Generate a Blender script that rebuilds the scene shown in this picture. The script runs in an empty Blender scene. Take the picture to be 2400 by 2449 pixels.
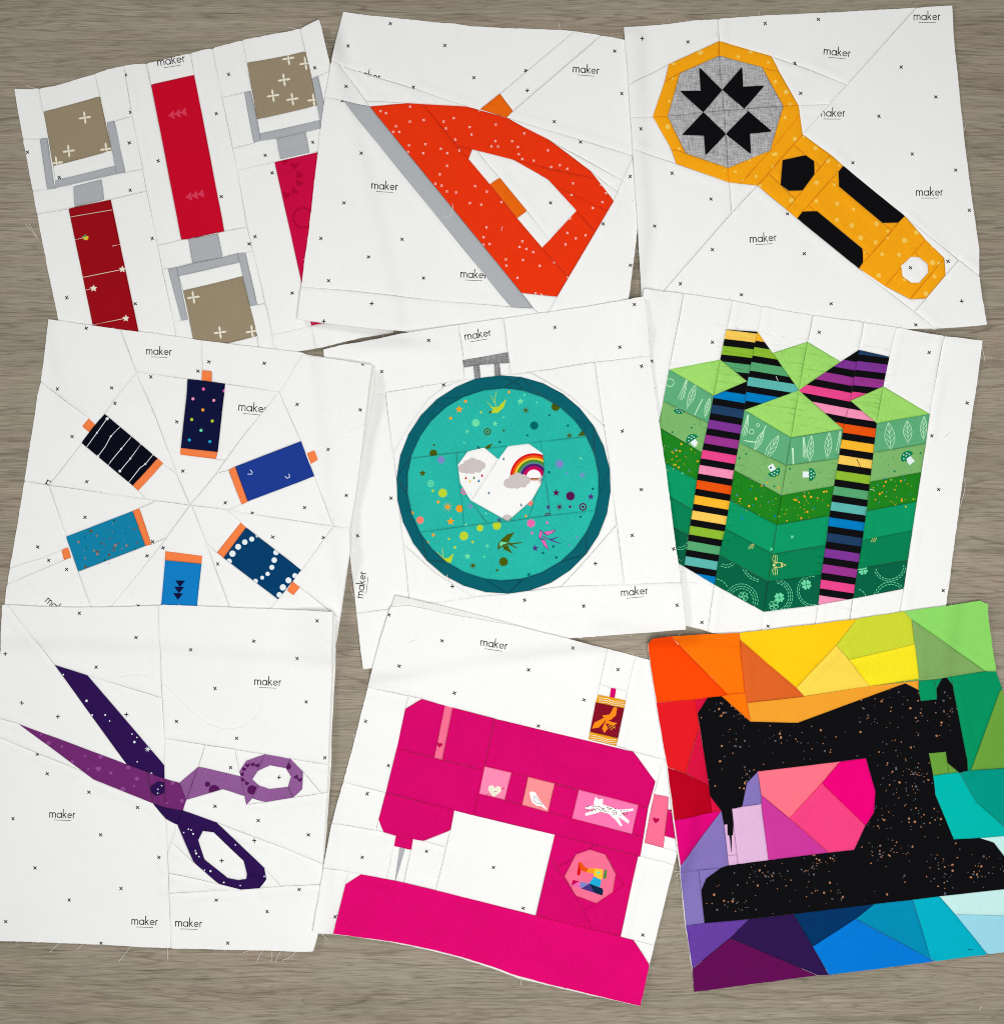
import bpy, math, random
import numpy as np
from mathutils import Vector
from mathutils.geometry import delaunay_2d_cdt

random.seed(7)
RNG = np.random.default_rng(11)
scene = bpy.context.scene
COL = scene.collection
MM = 0.001
PX = 0.0003            # metres on the floor per photograph pixel
CAM_H = 0.95           # camera height above the floor

# ------------------------------------------------------------------ camera
cam_d = bpy.data.cameras.new('camera')
cam = bpy.data.objects.new('camera', cam_d)
COL.objects.link(cam)
cam.location = (0, 0, CAM_H)
cam_d.sensor_fit = 'HORIZONTAL'
cam_d.sensor_width = 36.0
cam_d.lens = 36.0 * CAM_H / (2400 * PX)
cam_d.clip_start = 0.01
cam_d.clip_end = 50
scene.camera = cam

# ------------------------------------------------------------------ light
world = bpy.data.worlds.new('World')
scene.world = world
world.use_nodes = True
bg = world.node_tree.nodes['Background']
bg.inputs['Color'].default_value = (0.93, 0.97, 1.0, 1)
bg.inputs['Strength'].default_value = 0.15

def area(name, loc, target, size, power, color):
    d = bpy.data.lights.new(name, 'AREA')
    d.shape = 'RECTANGLE'
    d.size, d.size_y = size
    d.energy = power
    d.color = color
    o = bpy.data.objects.new(name, d)
    o.location = loc
    o.rotation_euler = (Vector(target) - Vector(loc)).to_track_quat('-Z', 'Y').to_euler()
    COL.objects.link(o)
    return o

area('window_light', (-2.0, 1.5, 1.9), (0.1, -0.1, 0), (0.8, 0.7), 27.5, (1.0, 0.992, 0.982))
area('overhead_fill', (0.13, -0.20, 1.08), (0.13, -0.20, 0), (0.5, 0.5), 11.0, (1.0, 0.992, 0.982))  # added fill just above the camera: middle brighter, corners fall off like a vignette

scene.view_settings.view_transform = 'Standard'
scene.view_settings.look = 'None'
scene.view_settings.exposure = -0.04
scene.view_settings.gamma = 1.0
scene.cycles.filter_width = 1.05
scene.cycles.max_bounces = 7
scene.cycles.diffuse_bounces = 4

# ------------------------------------------------------------------ materials
def lin(c):
    out = []
    for v in c:
        v = v / 255.0
        out.append(v / 12.92 if v <= 0.04045 else ((v + 0.055) / 1.055) ** 2.4)
    return out

MATS = {}
MAT_WORDS = {}

def fabric(name, rgb, words=None, mottle=0.05, weave=0.10, melange=0.0, rough=0.92):
    m = bpy.data.materials.new('fabric_' + name)
    m.use_nodes = True
    nt = m.node_tree
    N, L = nt.nodes, nt.links
    b = N['Principled BSDF']
    b.inputs['Roughness'].default_value = rough
    b.inputs['Specular IOR Level'].default_value = 0.05
    if 'Sheen Weight' in b.inputs:
        b.inputs['Sheen Weight'].default_value = 0.0
        b.inputs['Sheen Roughness'].default_value = 0.5
    tc = N.new('ShaderNodeTexCoord')
    def noise(sx, sy, det=2.0, dim=0.6):
        mp = N.new('ShaderNodeMapping')
        mp.inputs['Scale'].default_value = (sx, sy, 40.0)
        mp.inputs['Rotation'].default_value = (0, 0, random.uniform(-0.25, 0.25))
        L.new(tc.outputs['Object'], mp.inputs['Vector'])
        n = N.new('ShaderNodeTexNoise')
        n.inputs['Scale'].default_value = 1.0
        n.inputs['Detail'].default_value = det
        n.inputs['Roughness'].default_value = dim
        L.new(mp.outputs['Vector'], n.inputs['Vector'])
        return n.outputs['Fac']
    lo = 150 if melange else 420
    hi = 1700 if melange else 2400
    warp = noise(hi, lo)
    weft = noise(lo, hi)
    big = noise(30, 30, 4.0, 0.7)
    def math_(op, a, c, d=None):
        k = N.new('ShaderNodeMath'); k.operation = op
        for i, v in enumerate((a, c) if d is None else (a, c, d)):
            if isinstance(v, (int, float)):
                k.inputs[i].default_value = v
            else:
                L.new(v, k.inputs[i])
        return k.outputs[0]
    threads = math_('ADD', warp, weft)                      # about 1
    t0 = math_('SUBTRACT', threads, 1.0)
    amt = weave if not melange else melange
    t1 = math_('MULTIPLY', t0, amt * 2.2)
    g0 = math_('SUBTRACT', big, 0.5)
    g1 = math_('MULTIPLY', g0, mottle * 2.0)
    f = math_('ADD', math_('ADD', t1, g1), 1.0)
    mix = N.new('ShaderNodeMix'); mix.data_type = 'RGBA'; mix.blend_type = 'MULTIPLY'
    mix.inputs['Factor'].default_value = 1.0
    c = [v * 0.93 for v in lin(rgb)]
    mix.inputs['A'].default_value = (*c, 1)
    comb = N.new('ShaderNodeCombineColor')
    for i in range(3):
        L.new(f, comb.inputs[i])
    L.new(comb.outputs[0], mix.inputs['B'])
    L.new(mix.outputs['Result'], b.inputs['Base Color'])
    bump = N.new('ShaderNodeBump')
    bump.inputs['Strength'].default_value = 0.16
    bump.inputs['Distance'].default_value = 0.00022
    L.new(threads, bump.inputs['Height'])
    L.new(bump.outputs['Normal'], b.inputs['Normal'])
    MATS[name] = m
    MAT_WORDS[name] = words
    return m

F = fabric
F('white', (247, 247, 245), None, 0.03, 0.055)
F('ink', (22, 22, 26))
F('tan', (156, 141, 115), 'taupe')
F('grey', (178, 182, 186), 'grey')
F('reddark', (158, 12, 24), 'dark red')
F('red', (205, 8, 42), 'red')
F('redpink', (205, 10, 68), 'raspberry red')
F('redpink_dark', (180, 5, 50))
F('redpale', (220, 60, 90))
F('cream', (240, 235, 215))
F('iron', (238, 54, 14), 'orange red', 0.06, 0.16)
F('knob', (240, 106, 14), 'orange')
F('blush', (250, 205, 195))
F('gold', (252, 170, 20), 'golden yellow', 0.06, 0.14)
F('goldpale', (253, 206, 92))
F('black', (13, 13, 17), 'black')
F('melange', (176, 176, 178), 'grey melange', 0.1, 0.1, 0.75)
F('melange_dark', (140, 140, 142), 'grey melange', 0.1, 0.1, 0.8)
F('navydot', (14, 19, 60), 'navy')
F('blackblue', (8, 10, 26), 'black')
F('blue', (29, 60, 148), 'blue')
F('tealblue', (18, 132, 172), 'teal blue')
F('skyblue', (18, 128, 200), 'sky blue')
F('navyteal', (4, 62, 108), 'dark blue')
F('peach', (252, 132, 72), 'peach')
F('dotwhite', (232, 242, 245))
F('hoopring', (8, 96, 108), 'dark teal')
F('teal', (40, 184, 168), 'turquoise', 0.16, 0.22)
F('lime', (160, 220, 108), 'lime green', 0.12, 0.16)
F('mint', (95, 174, 124), 'mint green')
F('mintpale', (205, 245, 205))
F('mush', (126, 184, 108), 'light green')
F('olive', (30, 132, 28), 'grass green')
F('green1', (10, 154, 100), 'emerald green')
F('green2', (6, 130, 82), 'green')
F('green3', (6, 98, 68), 'dark green')
F('clover', (110, 220, 165))
F('purple', (46, 18, 82), 'dark purple')
F('mauve', (116, 42, 114), 'plum')
F('mauvedot', (150, 75, 150))
F('lilacpurple', (146, 92, 152), 'lilac', 0.08, 0.2)
F('plumheart', (88, 22, 88))
F('magenta', (214, 6, 107), 'magenta', 0.14, 0.2)
F('magenta_base', (225, 6, 113), 'magenta', 0.14, 0.2)
F('pinkband', (246, 112, 148), 'pink')
F('pinksq', (250, 138, 178), 'pink')
F('salmonsq', (252, 146, 150), 'salmon pink')
F('hotpinksq', (250, 120, 178), 'pink')
F('crimsonheart', (190, 10, 80))
F('wine', (135, 14, 36), 'wine red')
F('amber', (235, 165, 30), 'amber')
F('beeorange', (250, 140, 25))
F('copper', (182, 124, 86))
F('speckgrey', (92, 97, 104))
# rainbow block
for k, c, w in (('r_orangered', (250, 72, 4), 'orange red'), ('r_orange', (255, 118, 8), 'orange'),
                ('r_rust', (222, 100, 36), 'rust orange'), ('r_yellow', (253, 206, 20), 'yellow'),
                ('r_straw', (252, 218, 80), 'pale yellow'), ('r_limeyellow', (206, 216, 52), 'lime yellow'),
                ('r_bright', (250, 232, 36), 'bright yellow'), ('r_sage', (130, 172, 98), 'sage green'),
                ('r_green', (142, 218, 104), 'light green'), ('r_amber', (242, 162, 46), 'amber'),
                ('r_red', (228, 26, 36), 'red'), ('r_crimson', (214, 16, 62), 'crimson'),
                ('r_darkred', (184, 0, 30), 'dark red'), ('r_emerald', (4, 148, 96), 'emerald green'),
                ('r_moss', (106, 162, 60), 'moss green'), ('r_cyan', (0, 186, 176), 'turquoise'),
                ('r_teal', (0, 152, 134), 'teal'), ('r_ice', (200, 240, 236), 'ice blue'),
                ('r_magenta', (224, 4, 122), 'magenta'), ('r_peri', (132, 116, 186), 'periwinkle'),
                ('r_lilac', (226, 182, 220), 'pale lilac'), ('r_salmon', (254, 116, 136), 'salmon pink'),
                ('r_hot', (238, 0, 122), 'hot pink'), ('r_pink', (244, 66, 130), 'pink'),
                ('r_orchid', (204, 56, 156), 'orchid'), ('r_violet', (102, 62, 160), 'violet'),
                ('r_plum', (98, 12, 84), 'plum'), ('r_indigo', (46, 22, 78), 'indigo'),
                ('r_navy', (2, 52, 102), 'navy'), ('r_blue', (4, 122, 216), 'blue'),
                ('r_ocean', (2, 142, 182), 'ocean blue'), ('r_aqua', (2, 178, 200), 'aqua'),
                ('r_sky', (156, 218, 234), 'light blue')):
    F(k, c, w)
# stripe colours on the ribbon, and the small motif colours
for k, c in (('s_yellow', (250, 205, 90)), ('s_amber', (250, 185, 45)), ('s_lime', (142, 188, 50)),
             ('s_green', (86, 168, 112)), ('s_cyan', (92, 184, 176)), ('s_blue', (0, 126, 196)),
             ('s_navy', (30, 62, 98)), ('s_purple', (126, 52, 150)), ('s_magpurple', (154, 52, 144)),
             ('s_pink', (236, 70, 142)), ('s_lpink', (246, 146, 184)), ('s_orange', (236, 84, 12)),
             ('m_lime', (190, 214, 44)), ('m_orange', (245, 160, 30)), ('m_mint', (110, 225, 170)),
             ('m_olive', (72, 92, 8)), ('m_dteal', (0, 104, 100)), ('m_lav', (124, 134, 200)),
             ('m_plum', (84, 20, 80)), ('m_purple', (74, 56, 130)), ('m_coral', (252, 130, 112)),
             ('m_pink', (236, 104, 176)), ('m_cloud', (205, 195, 192)), ('m_red', (220, 20, 30)),
             ('m_yellow', (250, 200, 50)), ('m_green', (70, 140, 50)), ('m_bluegrey', (90, 130, 150)),
             ('m_violet', (80, 30, 110)), ('m_magenta', (205, 0, 90)), ('m_blue', (20, 110, 170)),
             ('m_navy', (12, 40, 70)), ('m_beeline', (225, 222, 130)), ('m_brown', (120, 70, 30)),
             ('m_dot', (150, 60, 120)), ('m_skyl', (30, 170, 215))):
    F(k, c)

def cloth_edge(name, rgb):
    return fabric(name, rgb, None, 0.02, 0.05)
cloth_edge('backing', (238, 237, 232))
cloth_edge('thread', (240, 234, 222))
cloth_edge('rosebacking', (250, 200, 205))

def wood():
    m = bpy.data.materials.new('grey_oak_floor')
    m.use_nodes = True
    nt = m.node_tree; N, L = nt.nodes, nt.links
    b = N['Principled BSDF']
    tc = N.new('ShaderNodeTexCoord')
    # slow warp so that the grain wanders
    wn = N.new('ShaderNodeTexNoise'); wn.inputs['Scale'].default_value = 4.0; wn.inputs['Detail'].default_value = 3.0
    mpw = N.new('ShaderNodeMapping'); mpw.inputs['Scale'].default_value = (0.7, 2.0, 1)
    L.new(tc.outputs['Object'], mpw.inputs['Vector']); L.new(mpw.outputs['Vector'], wn.inputs['Vector'])
    sc = N.new('ShaderNodeVectorMath'); sc.operation = 'MULTIPLY_ADD'
    sc.inputs[1].default_value = (0.0, 0.022, 0.0)
    L.new(wn.outputs['Color'], sc.inputs[0]); L.new(tc.outputs['Object'], sc.inputs[2])
    def grain(sx, sy, det, rough, dist=0.0, seed=0.0):
        mp = N.new('ShaderNodeMapping'); mp.inputs['Scale'].default_value = (sx, sy, 1)
        mp.inputs['Location'].default_value = (seed, seed * 1.7, 0)
        mp.inputs['Rotation'].default_value = (0, 0, -0.012)
        L.new(sc.outputs['Vector'], mp.inputs['Vector'])
        n = N.new('ShaderNodeTexNoise'); n.inputs['Scale'].default_value = 1.0
        n.inputs['Detail'].default_value = det; n.inputs['Roughness'].default_value = rough
        n.inputs['Distortion'].default_value = dist
        L.new(mp.outputs['Vector'], n.inputs['Vector'])
        return n.outputs['Fac']
    fine = grain(60, 1150, 3.0, 0.6, 0.08, 3.1)
    dash = grain(34, 760, 2.0, 0.55, 0.1, 9.4)
    mid = grain(6, 210, 4.0, 0.6, 0.15, 7.7)
    broad = grain(3.2, 26, 4.0, 0.6, 0.6, 1.3)
    hue = grain(9, 60, 2.0, 0.5, 0.4, 5.2)
    def ramp(src, stops):
        r = N.new('ShaderNodeValToRGB')
        els = r.color_ramp.elements
        while len(els) < len(stops):
            els.new(0.5)
        for e, (p, c) in zip(els, stops):
            e.position = p; e.color = (*[v for v in c], 1)
        L.new(src, r.inputs['Fac'])
        return r.outputs['Color']
    def mixc(kind, fac, a, c):
        x = N.new('ShaderNodeMix'); x.data_type = 'RGBA'; x.blend_type = kind
        x.inputs['Factor'].default_value = fac
        L.new(a, x.inputs['A']); L.new(c, x.inputs['B'])
        return x.outputs['Result']
    base = ramp(hue, [(0.3, lin((157, 143, 128))), (0.7, lin((151, 144, 127)))])
    b1 = ramp(broad, [(0.28, (0.80, 0.79, 0.77)), (0.5, (0.98, 0.98, 0.98)), (0.72, (1.08, 1.08, 1.08))])
    b2 = ramp(mid, [(0.28, (0.80, 0.79, 0.76)), (0.47, (0.97, 0.97, 0.96)), (0.70, (1.06, 1.06, 1.06))])
    b3 = ramp(fine, [(0.32, (0.70, 0.68, 0.65)), (0.44, (0.94, 0.94, 0.93)), (0.68, (1.14, 1.14, 1.15))])
    c = mixc('MULTIPLY', 1.0, base, b1)
    c = mixc('MULTIPLY', 0.9, c, b2)
    c = mixc('MULTIPLY', 0.95, c, b3)
    # hair-thin growth lines: level curves of a stretched noise
    def lines(src, freq, width, dark):
        m1 = N.new('ShaderNodeMath'); m1.operation = 'MULTIPLY'; m1.inputs[1].default_value = freq
        L.new(src, m1.inputs[0])
        m2 = N.new('ShaderNodeMath'); m2.operation = 'PINGPONG'; m2.inputs[1].default_value = 0.5
        L.new(m1.outputs[0], m2.inputs[0])
        return ramp(m2.outputs[0], [(0.0, dark), (width, (1, 1, 1)), (1.0, (1, 1, 1))])
    gap1 = grain(14, 90, 2.0, 0.5, 0.0, 2.2)
    mask = ramp(gap1, [(0.42, (0, 0, 0)), (0.58, (1, 1, 1))])
    def broken(a, ln):
        x = N.new('ShaderNodeMix'); x.data_type = 'RGBA'; x.blend_type = 'MULTIPLY'
        L.new(mask, x.inputs['Factor']); L.new(a, x.inputs['A']); L.new(ln, x.inputs['B'])
        return x.outputs['Result']
    c = broken(c, lines(grain(5, 70, 1.5, 0.5, 0.0, 4.4), 9.0, 0.16, (0.66, 0.64, 0.60)))
    c = mixc('MULTIPLY', 0.7, c, lines(grain(11, 190, 1.5, 0.5, 0.0, 8.1), 7.0, 0.14, (0.68, 0.66, 0.62)))
    b4 = ramp(dash, [(0.34, (0.74, 0.71, 0.67)), (0.42, (0.97, 0.97, 0.96)), (0.72, (1.08, 1.08, 1.08))])
    c = mixc('MULTIPLY', 0.9, c, b4)
    L.new(c, b.inputs['Base Color'])
    b.inputs['Roughness'].default_value = 0.55
    b.inputs['Specular IOR Level'].default_value = 0.28
    bump = N.new('ShaderNodeBump'); bump.inputs['Strength'].default_value = 0.35
    bump.inputs['Distance'].default_value = 0.0004
    L.new(fine, bump.inputs['Height']); L.new(bump.outputs['Normal'], b.inputs['Normal'])
    return m
WOOD = wood()

# ------------------------------------------------------------------ floor
fm = bpy.data.meshes.new('floor')
fm.from_pydata([(-1.6, -1.6, 0), (1.6, -1.6, 0), (1.6, 1.6, 0), (-1.6, 1.6, 0)], [], [(0, 1, 2, 3)])
fm.materials.append(WOOD)
floor = bpy.data.objects.new('floor', fm)
floor['kind'] = 'structure'
floor['label'] = 'grey brown wood grain floor under the quilt blocks'
COL.objects.link(floor)

# ------------------------------------------------------------------ geometry helpers
G0, GSTEP, GN = -300, 4, 820          # height grid over the floor, in photo pixels
HMAP = np.zeros((GN, GN))             # top of what lies there so far, in mm

def inside(pts, poly):
    pts = np.asarray(pts, float); poly = np.asarray(poly, float)
    x, y = pts[:, 0], pts[:, 1]
    res = np.zeros(len(pts), bool)
    x1, y1 = poly[:, 0], poly[:, 1]
    x2, y2 = np.roll(x1, -1), np.roll(y1, -1)
    for a, b, c, d in zip(x1, y1, x2, y2):
        if b == d:
            continue
        cond = (b > y) != (d > y)
        if cond.any():
            xi = (c - a) * (y - b) / (d - b) + a
            res ^= cond & (x < xi)
    return res

def sample(grid, x, y):
    gx = np.clip((x - G0) / GSTEP, 0, GN - 1.001); gy = np.clip((y - G0) / GSTEP, 0, GN - 1.001)
    i = gx.astype(int); j = gy.astype(int); fx = gx - i; fy = gy - j
    return (grid[j, i] * (1 - fx) * (1 - fy) + grid[j, i + 1] * fx * (1 - fy)
            + grid[j + 1, i] * (1 - fx) * fy + grid[j + 1, i + 1] * fx * fy)

def drape(grid, r=6):
    g = grid.copy()
    for ax in (0, 1):
        m = g.copy()
        for k in range(1, r + 1):
            m = np.maximum(m, np.maximum(np.roll(g, k, ax), np.roll(g, -k, ax)))
        g = m
    for _ in range(2):
        for ax in (0, 1):
            acc = np.zeros_like(g)
            h = r // 2
            for k in range(-h, h + 1):
                acc += np.roll(g, k, ax)
            g = acc / (2 * h + 1)
    return g

def wav(x, y, seed, amp=0.45):
    r = np.random.default_rng(seed)
    z = np.zeros_like(x)
    for k in range(9):
        a = r.uniform(0, math.tau); w = r.uniform(110, 420); p = r.uniform(0, math.tau)
        z = z + np.sin((x * math.cos(a) + y * math.sin(a)) * math.tau / w + p) * (w / 400)
    return z / 3.2 * amp

def seg_dist(pts, A, B, chunk=4000):
    """distance of every point to every segment, yielded by chunk: (slice, d, t, side)"""
    d = B - A
    L2 = np.maximum((d ** 2).sum(1), 1e-9)
    for s in range(0, len(pts), chunk):
        p = pts[s:s + chunk]
        v = p[:, None, :] - A[None]
        t = (v * d[None]).sum(2) / L2
        tc = np.clip(t, 0, 1)
        q = v - tc[..., None] * d[None]
        side = d[None, :, 0] * v[..., 1] - d[None, :, 1] * v[..., 0]
        yield slice(s, s + chunk), np.sqrt((q ** 2).sum(2)), t, side

def new_obj(name, mesh, parent=None):
    o = bpy.data.objects.new(name, mesh)
    COL.objects.link(o)
    if parent is not None:
        o.parent = parent
    return o

def tube(path, r, sides=4):
    """vertices and faces of a thin tube along 3-D points, tapering to its ends"""
    path = [Vector(p) for p in path]
    V, Fc = [], []
    n = len(path)
    for i, p in enumerate(path):
        t = (path[min(i + 1, n - 1)] - path[max(i - 1, 0)])
        t.normalize()
        u = Vector((0, 0, 1)).cross(t)
        if u.length < 1e-6:
            u = Vector((1, 0, 0))
        u.normalize()
        w = t.cross(u)
        rr = r * (0.45 if i in (0, n - 1) else 1.0)
        for k in range(sides):
            a = math.tau * k / sides
            V.append(p + u * math.cos(a) * rr + w * math.sin(a) * rr)
    for i in range(n - 1):
        for k in range(sides):
            a, b = i * sides + k, i * sides + (k + 1) % sides
            Fc.append((a, b, b + sides, a + sides))
    return V, Fc

# monoline letters, x-height 1
def arc(cx, cy, r, a0, a1, n=14):
    return [(cx + r * math.cos(math.radians(a0 + (a1 - a0) * i / n)), cy + r * math.sin(math.radians(a0 + (a1 - a0) * i / n))) for i in range(n + 1)]
GLYPH = {
    'm': (1.18, [[(0, 0), (0, 1)], arc(0.295, 0.68, 0.295, 180, 0, 8) + [(0.59, 0)], arc(0.885, 0.68, 0.295, 180, 0, 8) + [(1.18, 0)]]),
    'a': (0.92, [arc(0.45, 0.48, 0.45, 0, 352, 18), [(0.92, 0.98), (0.92, 0)]]),
    'k': (0.62, [[(0, 0), (0, 1.75)], [(0.02, 0.40), (0.56, 1.0)], [(0.20, 0.58), (0.62, 0)]]),
    'e': (0.84, [[(0.04, 0.43), (0.80, 0.56)] + arc(0.42, 0.48, 0.42, 8, 318, 16)]),
    'r': (0.30, [[(0, 0), (0, 1)], arc(0.27, 0.66, 0.27, 180, 78, 5)]),
}

def ribbon(pts, w):
    """outline polygon of a stroke of width w along pts"""
    p = np.asarray(pts, float)
    n = len(p)
    Lp, Rp = [], []
    for i in range(n):
        t = p[min(i + 1, n - 1)] - p[max(i - 1, 0)]
        t = t / max(np.hypot(*t), 1e-9)
        nn = np.array((-t[1], t[0]))
        k = 1.0
        if 0 < i < n - 1:
            t1 = p[i] - p[i - 1]; t1 = t1 / max(np.hypot(*t1), 1e-9)
            k = 1 / max(0.5, abs(float(np.dot(nn, (-t1[1], t1[0])))))
        e = t * (w * 0.3) * (-1 if i == 0 else (1 if i == n - 1 else 0))
        Lp.append(p[i] + nn * w / 2 * k + e); Rp.append(p[i] - nn * w / 2 * k + e)
    return np.array(Lp + Rp[::-1])
# ------------------------------------------------------------------ a quilt block
class Block:
    def __init__(self, name, label, ox, oy, s, rot=0.0, seed=1, white='white', wave=0.36):
        self.name, self.label, self.o, self.s, self.rot, self.seed = name, label, np.array((ox, oy), float), s, rot, seed
        self.white = white
        self.regs, self.seams, self.prints, self.threads, self.lifts = [], [], [], [], []
        self.backing = None
        self.wave = wave
        self.back_mat = 'backing'
        self.back_in = 0.0
        self.gap = 0.21
        self.white_ok = True
        self.fray = 0.02
        self.creases = []

    def P(self, pts):
        return np.asarray(pts, float).reshape(-1, 2) * self.s + self.o

    def outl(self, *pts): self.outline = self.P(pts)
    def reg(self, mat, name, *pts): self.regs.append((self.P(pts), mat, name))
    def seam(self, *pts): self.seams.append(self.P(pts))
    def prt(self, mat, pts, anchor=None):
        q = self.P(pts)
        self.prints.append((q, mat, q.mean(0) if anchor is None else self.P([anchor])[0]))
    def dot(self, mat, x, y, r, n=9, anchor=None):
        self.prt(mat, [(x + r * math.cos(math.tau * k / n), y + r * math.sin(math.tau * k / n)) for k in range(n)], anchor or (x, y))
    def blob(self, mat, x, y, r, anchor=None):
        n = 6; a0 = random.random() * 6
        self.prt(mat, [(x + r * random.uniform(.7, 1.2) * math.cos(a0 + math.tau * k / n), y + r * random.uniform(.7, 1.2) * math.sin(a0 + math.tau * k / n)) for k in range(n)], anchor or (x, y))
    def star(self, mat, x, y, r, n=5, inner=0.45, rot=-90, anchor=None):
        self.prt(mat, [(x + r * (1 if k % 2 == 0 else inner) * math.cos(math.radians(rot + 180 * k / n)), y + r * (1 if k % 2 == 0 else inner) * math.sin(math.radians(rot + 180 * k / n))) for k in range(2 * n)], anchor or (x, y))
    def sun(self, mat, x, y, r, anchor=None): self.star(mat, x, y, r, 14, 0.76, random.uniform(0, 30), anchor)
    def burst(self, mat, x, y, r, anchor=None): self.star(mat, x, y, r, 8, 0.26, random.uniform(0, 30), anchor)
    def target(self, mat, x, y, r, base, anchor=None):
        self.dot(mat, x, y, r, 14, anchor); self.dot(base, x, y, r * .66, 12, anchor or (x, y)); self.dot(mat, x, y, r * .36, 8, anchor or (x, y))
    def line(self, mat, pts, w, anchor=None):
        q = ribbon(self.P(pts), w)
        a = self.P([pts[len(pts) // 2] if anchor is None else anchor])[0]
        self.prints.append((q, mat, a))
    def heart(self, mat, x, y, r, rot=0, anchor=None):
        pts = []
        for k in range(14):
            t = math.tau * k / 14
            hx = 16 * math.sin(t) ** 3 / 16
            hy = -(13 * math.cos(t) - 5 * math.cos(2 * t) - 2 * math.cos(3 * t) - math.cos(4 * t)) / 16
            c, s = math.cos(math.radians(rot)), math.sin(math.radians(rot))
            pts.append((x + r * (hx * c - hy * s), y + r * (hx * s + hy * c)))
        self.prt(mat, pts, anchor or (x, y))
    def drop(self, mat, x, y, r):
        self.prt(mat, [(x, y - 1.6 * r), (x + .55 * r, y - .5 * r), (x + .9 * r, y + .2 * r), (x + .5 * r, y + .9 * r), (x - .5 * r, y + .9 * r), (x - .9 * r, y + .2 * r), (x - .55 * r, y - .5 * r)], (x, y))
    def xs(self, *pts, plus=False):
        for (x, y) in pts:
            c = self.P([(x, y)])[0]
            a = math.radians((0 if plus else 45) + self.rot + random.uniform(-7, 7))
            for da in (0, math.pi / 2 + random.uniform(-.15, .15)):
                u = np.array((math.cos(a + da), math.sin(a + da))) * random.uniform(4.1, 4.8)
                self.prints.append((ribbon([c - u, c + u], 2.25), 'ink', c))
    def maker(self, x, y, rot=None, width=138, text='maker', anchor=None, under=True):
        """the word printed on the white cloth, centred on (x, y)"""
        rot = self.rot if rot is None else rot
        w = width * self.s
        xh = w / 5.15
        tot = sum(GLYPH[c][0] for c in text) + 0.31 * (len(text) - 1)
        c0 = self.P([(x, y)])[0]
        ca, sa = math.cos(math.radians(rot)), math.sin(math.radians(rot))
        def to(p):
            gx, gy = (p[0] - tot / 2) * xh, -(p[1] - 0.6) * xh
            return (c0[0] + gx * ca - gy * sa, c0[1] + gx * sa + gy * ca)
        an = c0 if anchor is None else self.P([anchor])[0]
        pen = 0.0
        for ch in text:
            gw, strokes = GLYPH[ch]
            for st in strokes:
                self.prints.append((ribbon([to((pen + q[0], q[1])) for q in st], 2.1), 'ink', an))
            pen += gw + 0.31
        if under:
            xa = 0.95
            while xa < tot - 1.0:
                self.prints.append((ribbon([to((xa, -0.5)), to((xa + 0.2, -0.5))], 1.4), 'ink', an))
                xa += 0.31
    def lift(self, x, y, r, h):
        c = self.P([(x, y)])[0]; self.lifts.append((c[0], c[1], r * self.s, h * 1.3))
    def thread(self, *pts, z=0.25, r=0.19): self.threads.append((self.P(pts), z, r))

    # -------------------------------------------------------------- build
    def build(self, category='quilt block'):
        global HMAP
        rnd = random.Random(self.seed)
        # --- canonical points, shared within 3 px
        V = []
        def canon(p, tol=3.0):
            if V:
                a = np.asarray(V); d = np.hypot(a[:, 0] - p[0], a[:, 1] - p[1])
                k = int(d.argmin())
                if d[k] < tol:
                    return k
            V.append((float(p[0]), float(p[1])))
            return len(V) - 1
        segs = []                                   # (i, j, kind, group)
        ol = [canon(p, 0.5) for p in self.outline]
        segs += [(ol[k], ol[(k + 1) % len(ol)], 'outline', -1) for k in range(len(ol))]
        grp = 0
        regpolys = []
        for poly, mat, nm in self.regs:
            ids = [canon(p) for p in poly]
            ids = [a for k, a in enumerate(ids) if a != ids[k - 1]]
            regpolys.append(([V[i] for i in ids], mat, nm))
            for k in range(len(ids)):
                segs.append((ids[k], ids[(k + 1) % len(ids)], 'seam', grp)); grp += 1
        for line in self.seams:
            ids = []
            for e, p in enumerate(line):
                k = canon(p)
                if e in (0, len(line) - 1) and k == len(V) - 1:
                    # let a seam end on the nearest line close by
                    best, bp = 8.0, None
                    for (i, j, kd, g) in segs:
                        a, b = np.array(V[i]), np.array(V[j]); d = b - a
                        t = max(0.0, min(1.0, float(np.dot(np.array(V[k]) - a, d) / max(np.dot(d, d), 1e-9))))
                        q = a + t * d; ds = float(np.hypot(*(q - np.array(V[k]))))
                        if ds < best:
                            best, bp = ds, q
                    if bp is not None:
                        V.pop(); k = canon(bp, 2.0)
                ids.append(k)
            for a, b in zip(ids[:-1], ids[1:]):
                segs.append((a, b, 'seam', grp))
            grp += 1
        # --- points lying on other segments split them
        A = np.asarray(V)
        flat = {}
        for (i, j, kd, g) in segs:
            if i == j:
                continue
            a, b = A[i], A[j]; d = b - a; L = float(np.hypot(*d))
            t = ((A - a) @ d) / (L * L)
            dist = np.abs((A - a)[:, 0] * d[1] - (A - a)[:, 1] * d[0]) / L
            on = [k for k in np.where((dist < 2.2) & (t > 2.0 / L) & (t < 1 - 2.0 / L))[0] if k not in (i, j)]
            chain = [i] + sorted(on, key=lambda k: t[k]) + [j]
            for p, q in zip(chain[:-1], chain[1:]):
                key = (min(p, q), max(p, q))
                if key not in flat or kd == 'outline':
                    flat[key] = (kd, g)
        # --- subdivide, with the small wander of a cut and of a stitched line
        pts = [tuple(v) for v in V]
        cons, ckind = [], []
        sA, sB, sDepth, sSide, sOut = [], [], [], [], []
        gdepth, gside = {}, {}
        offs = []
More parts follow.
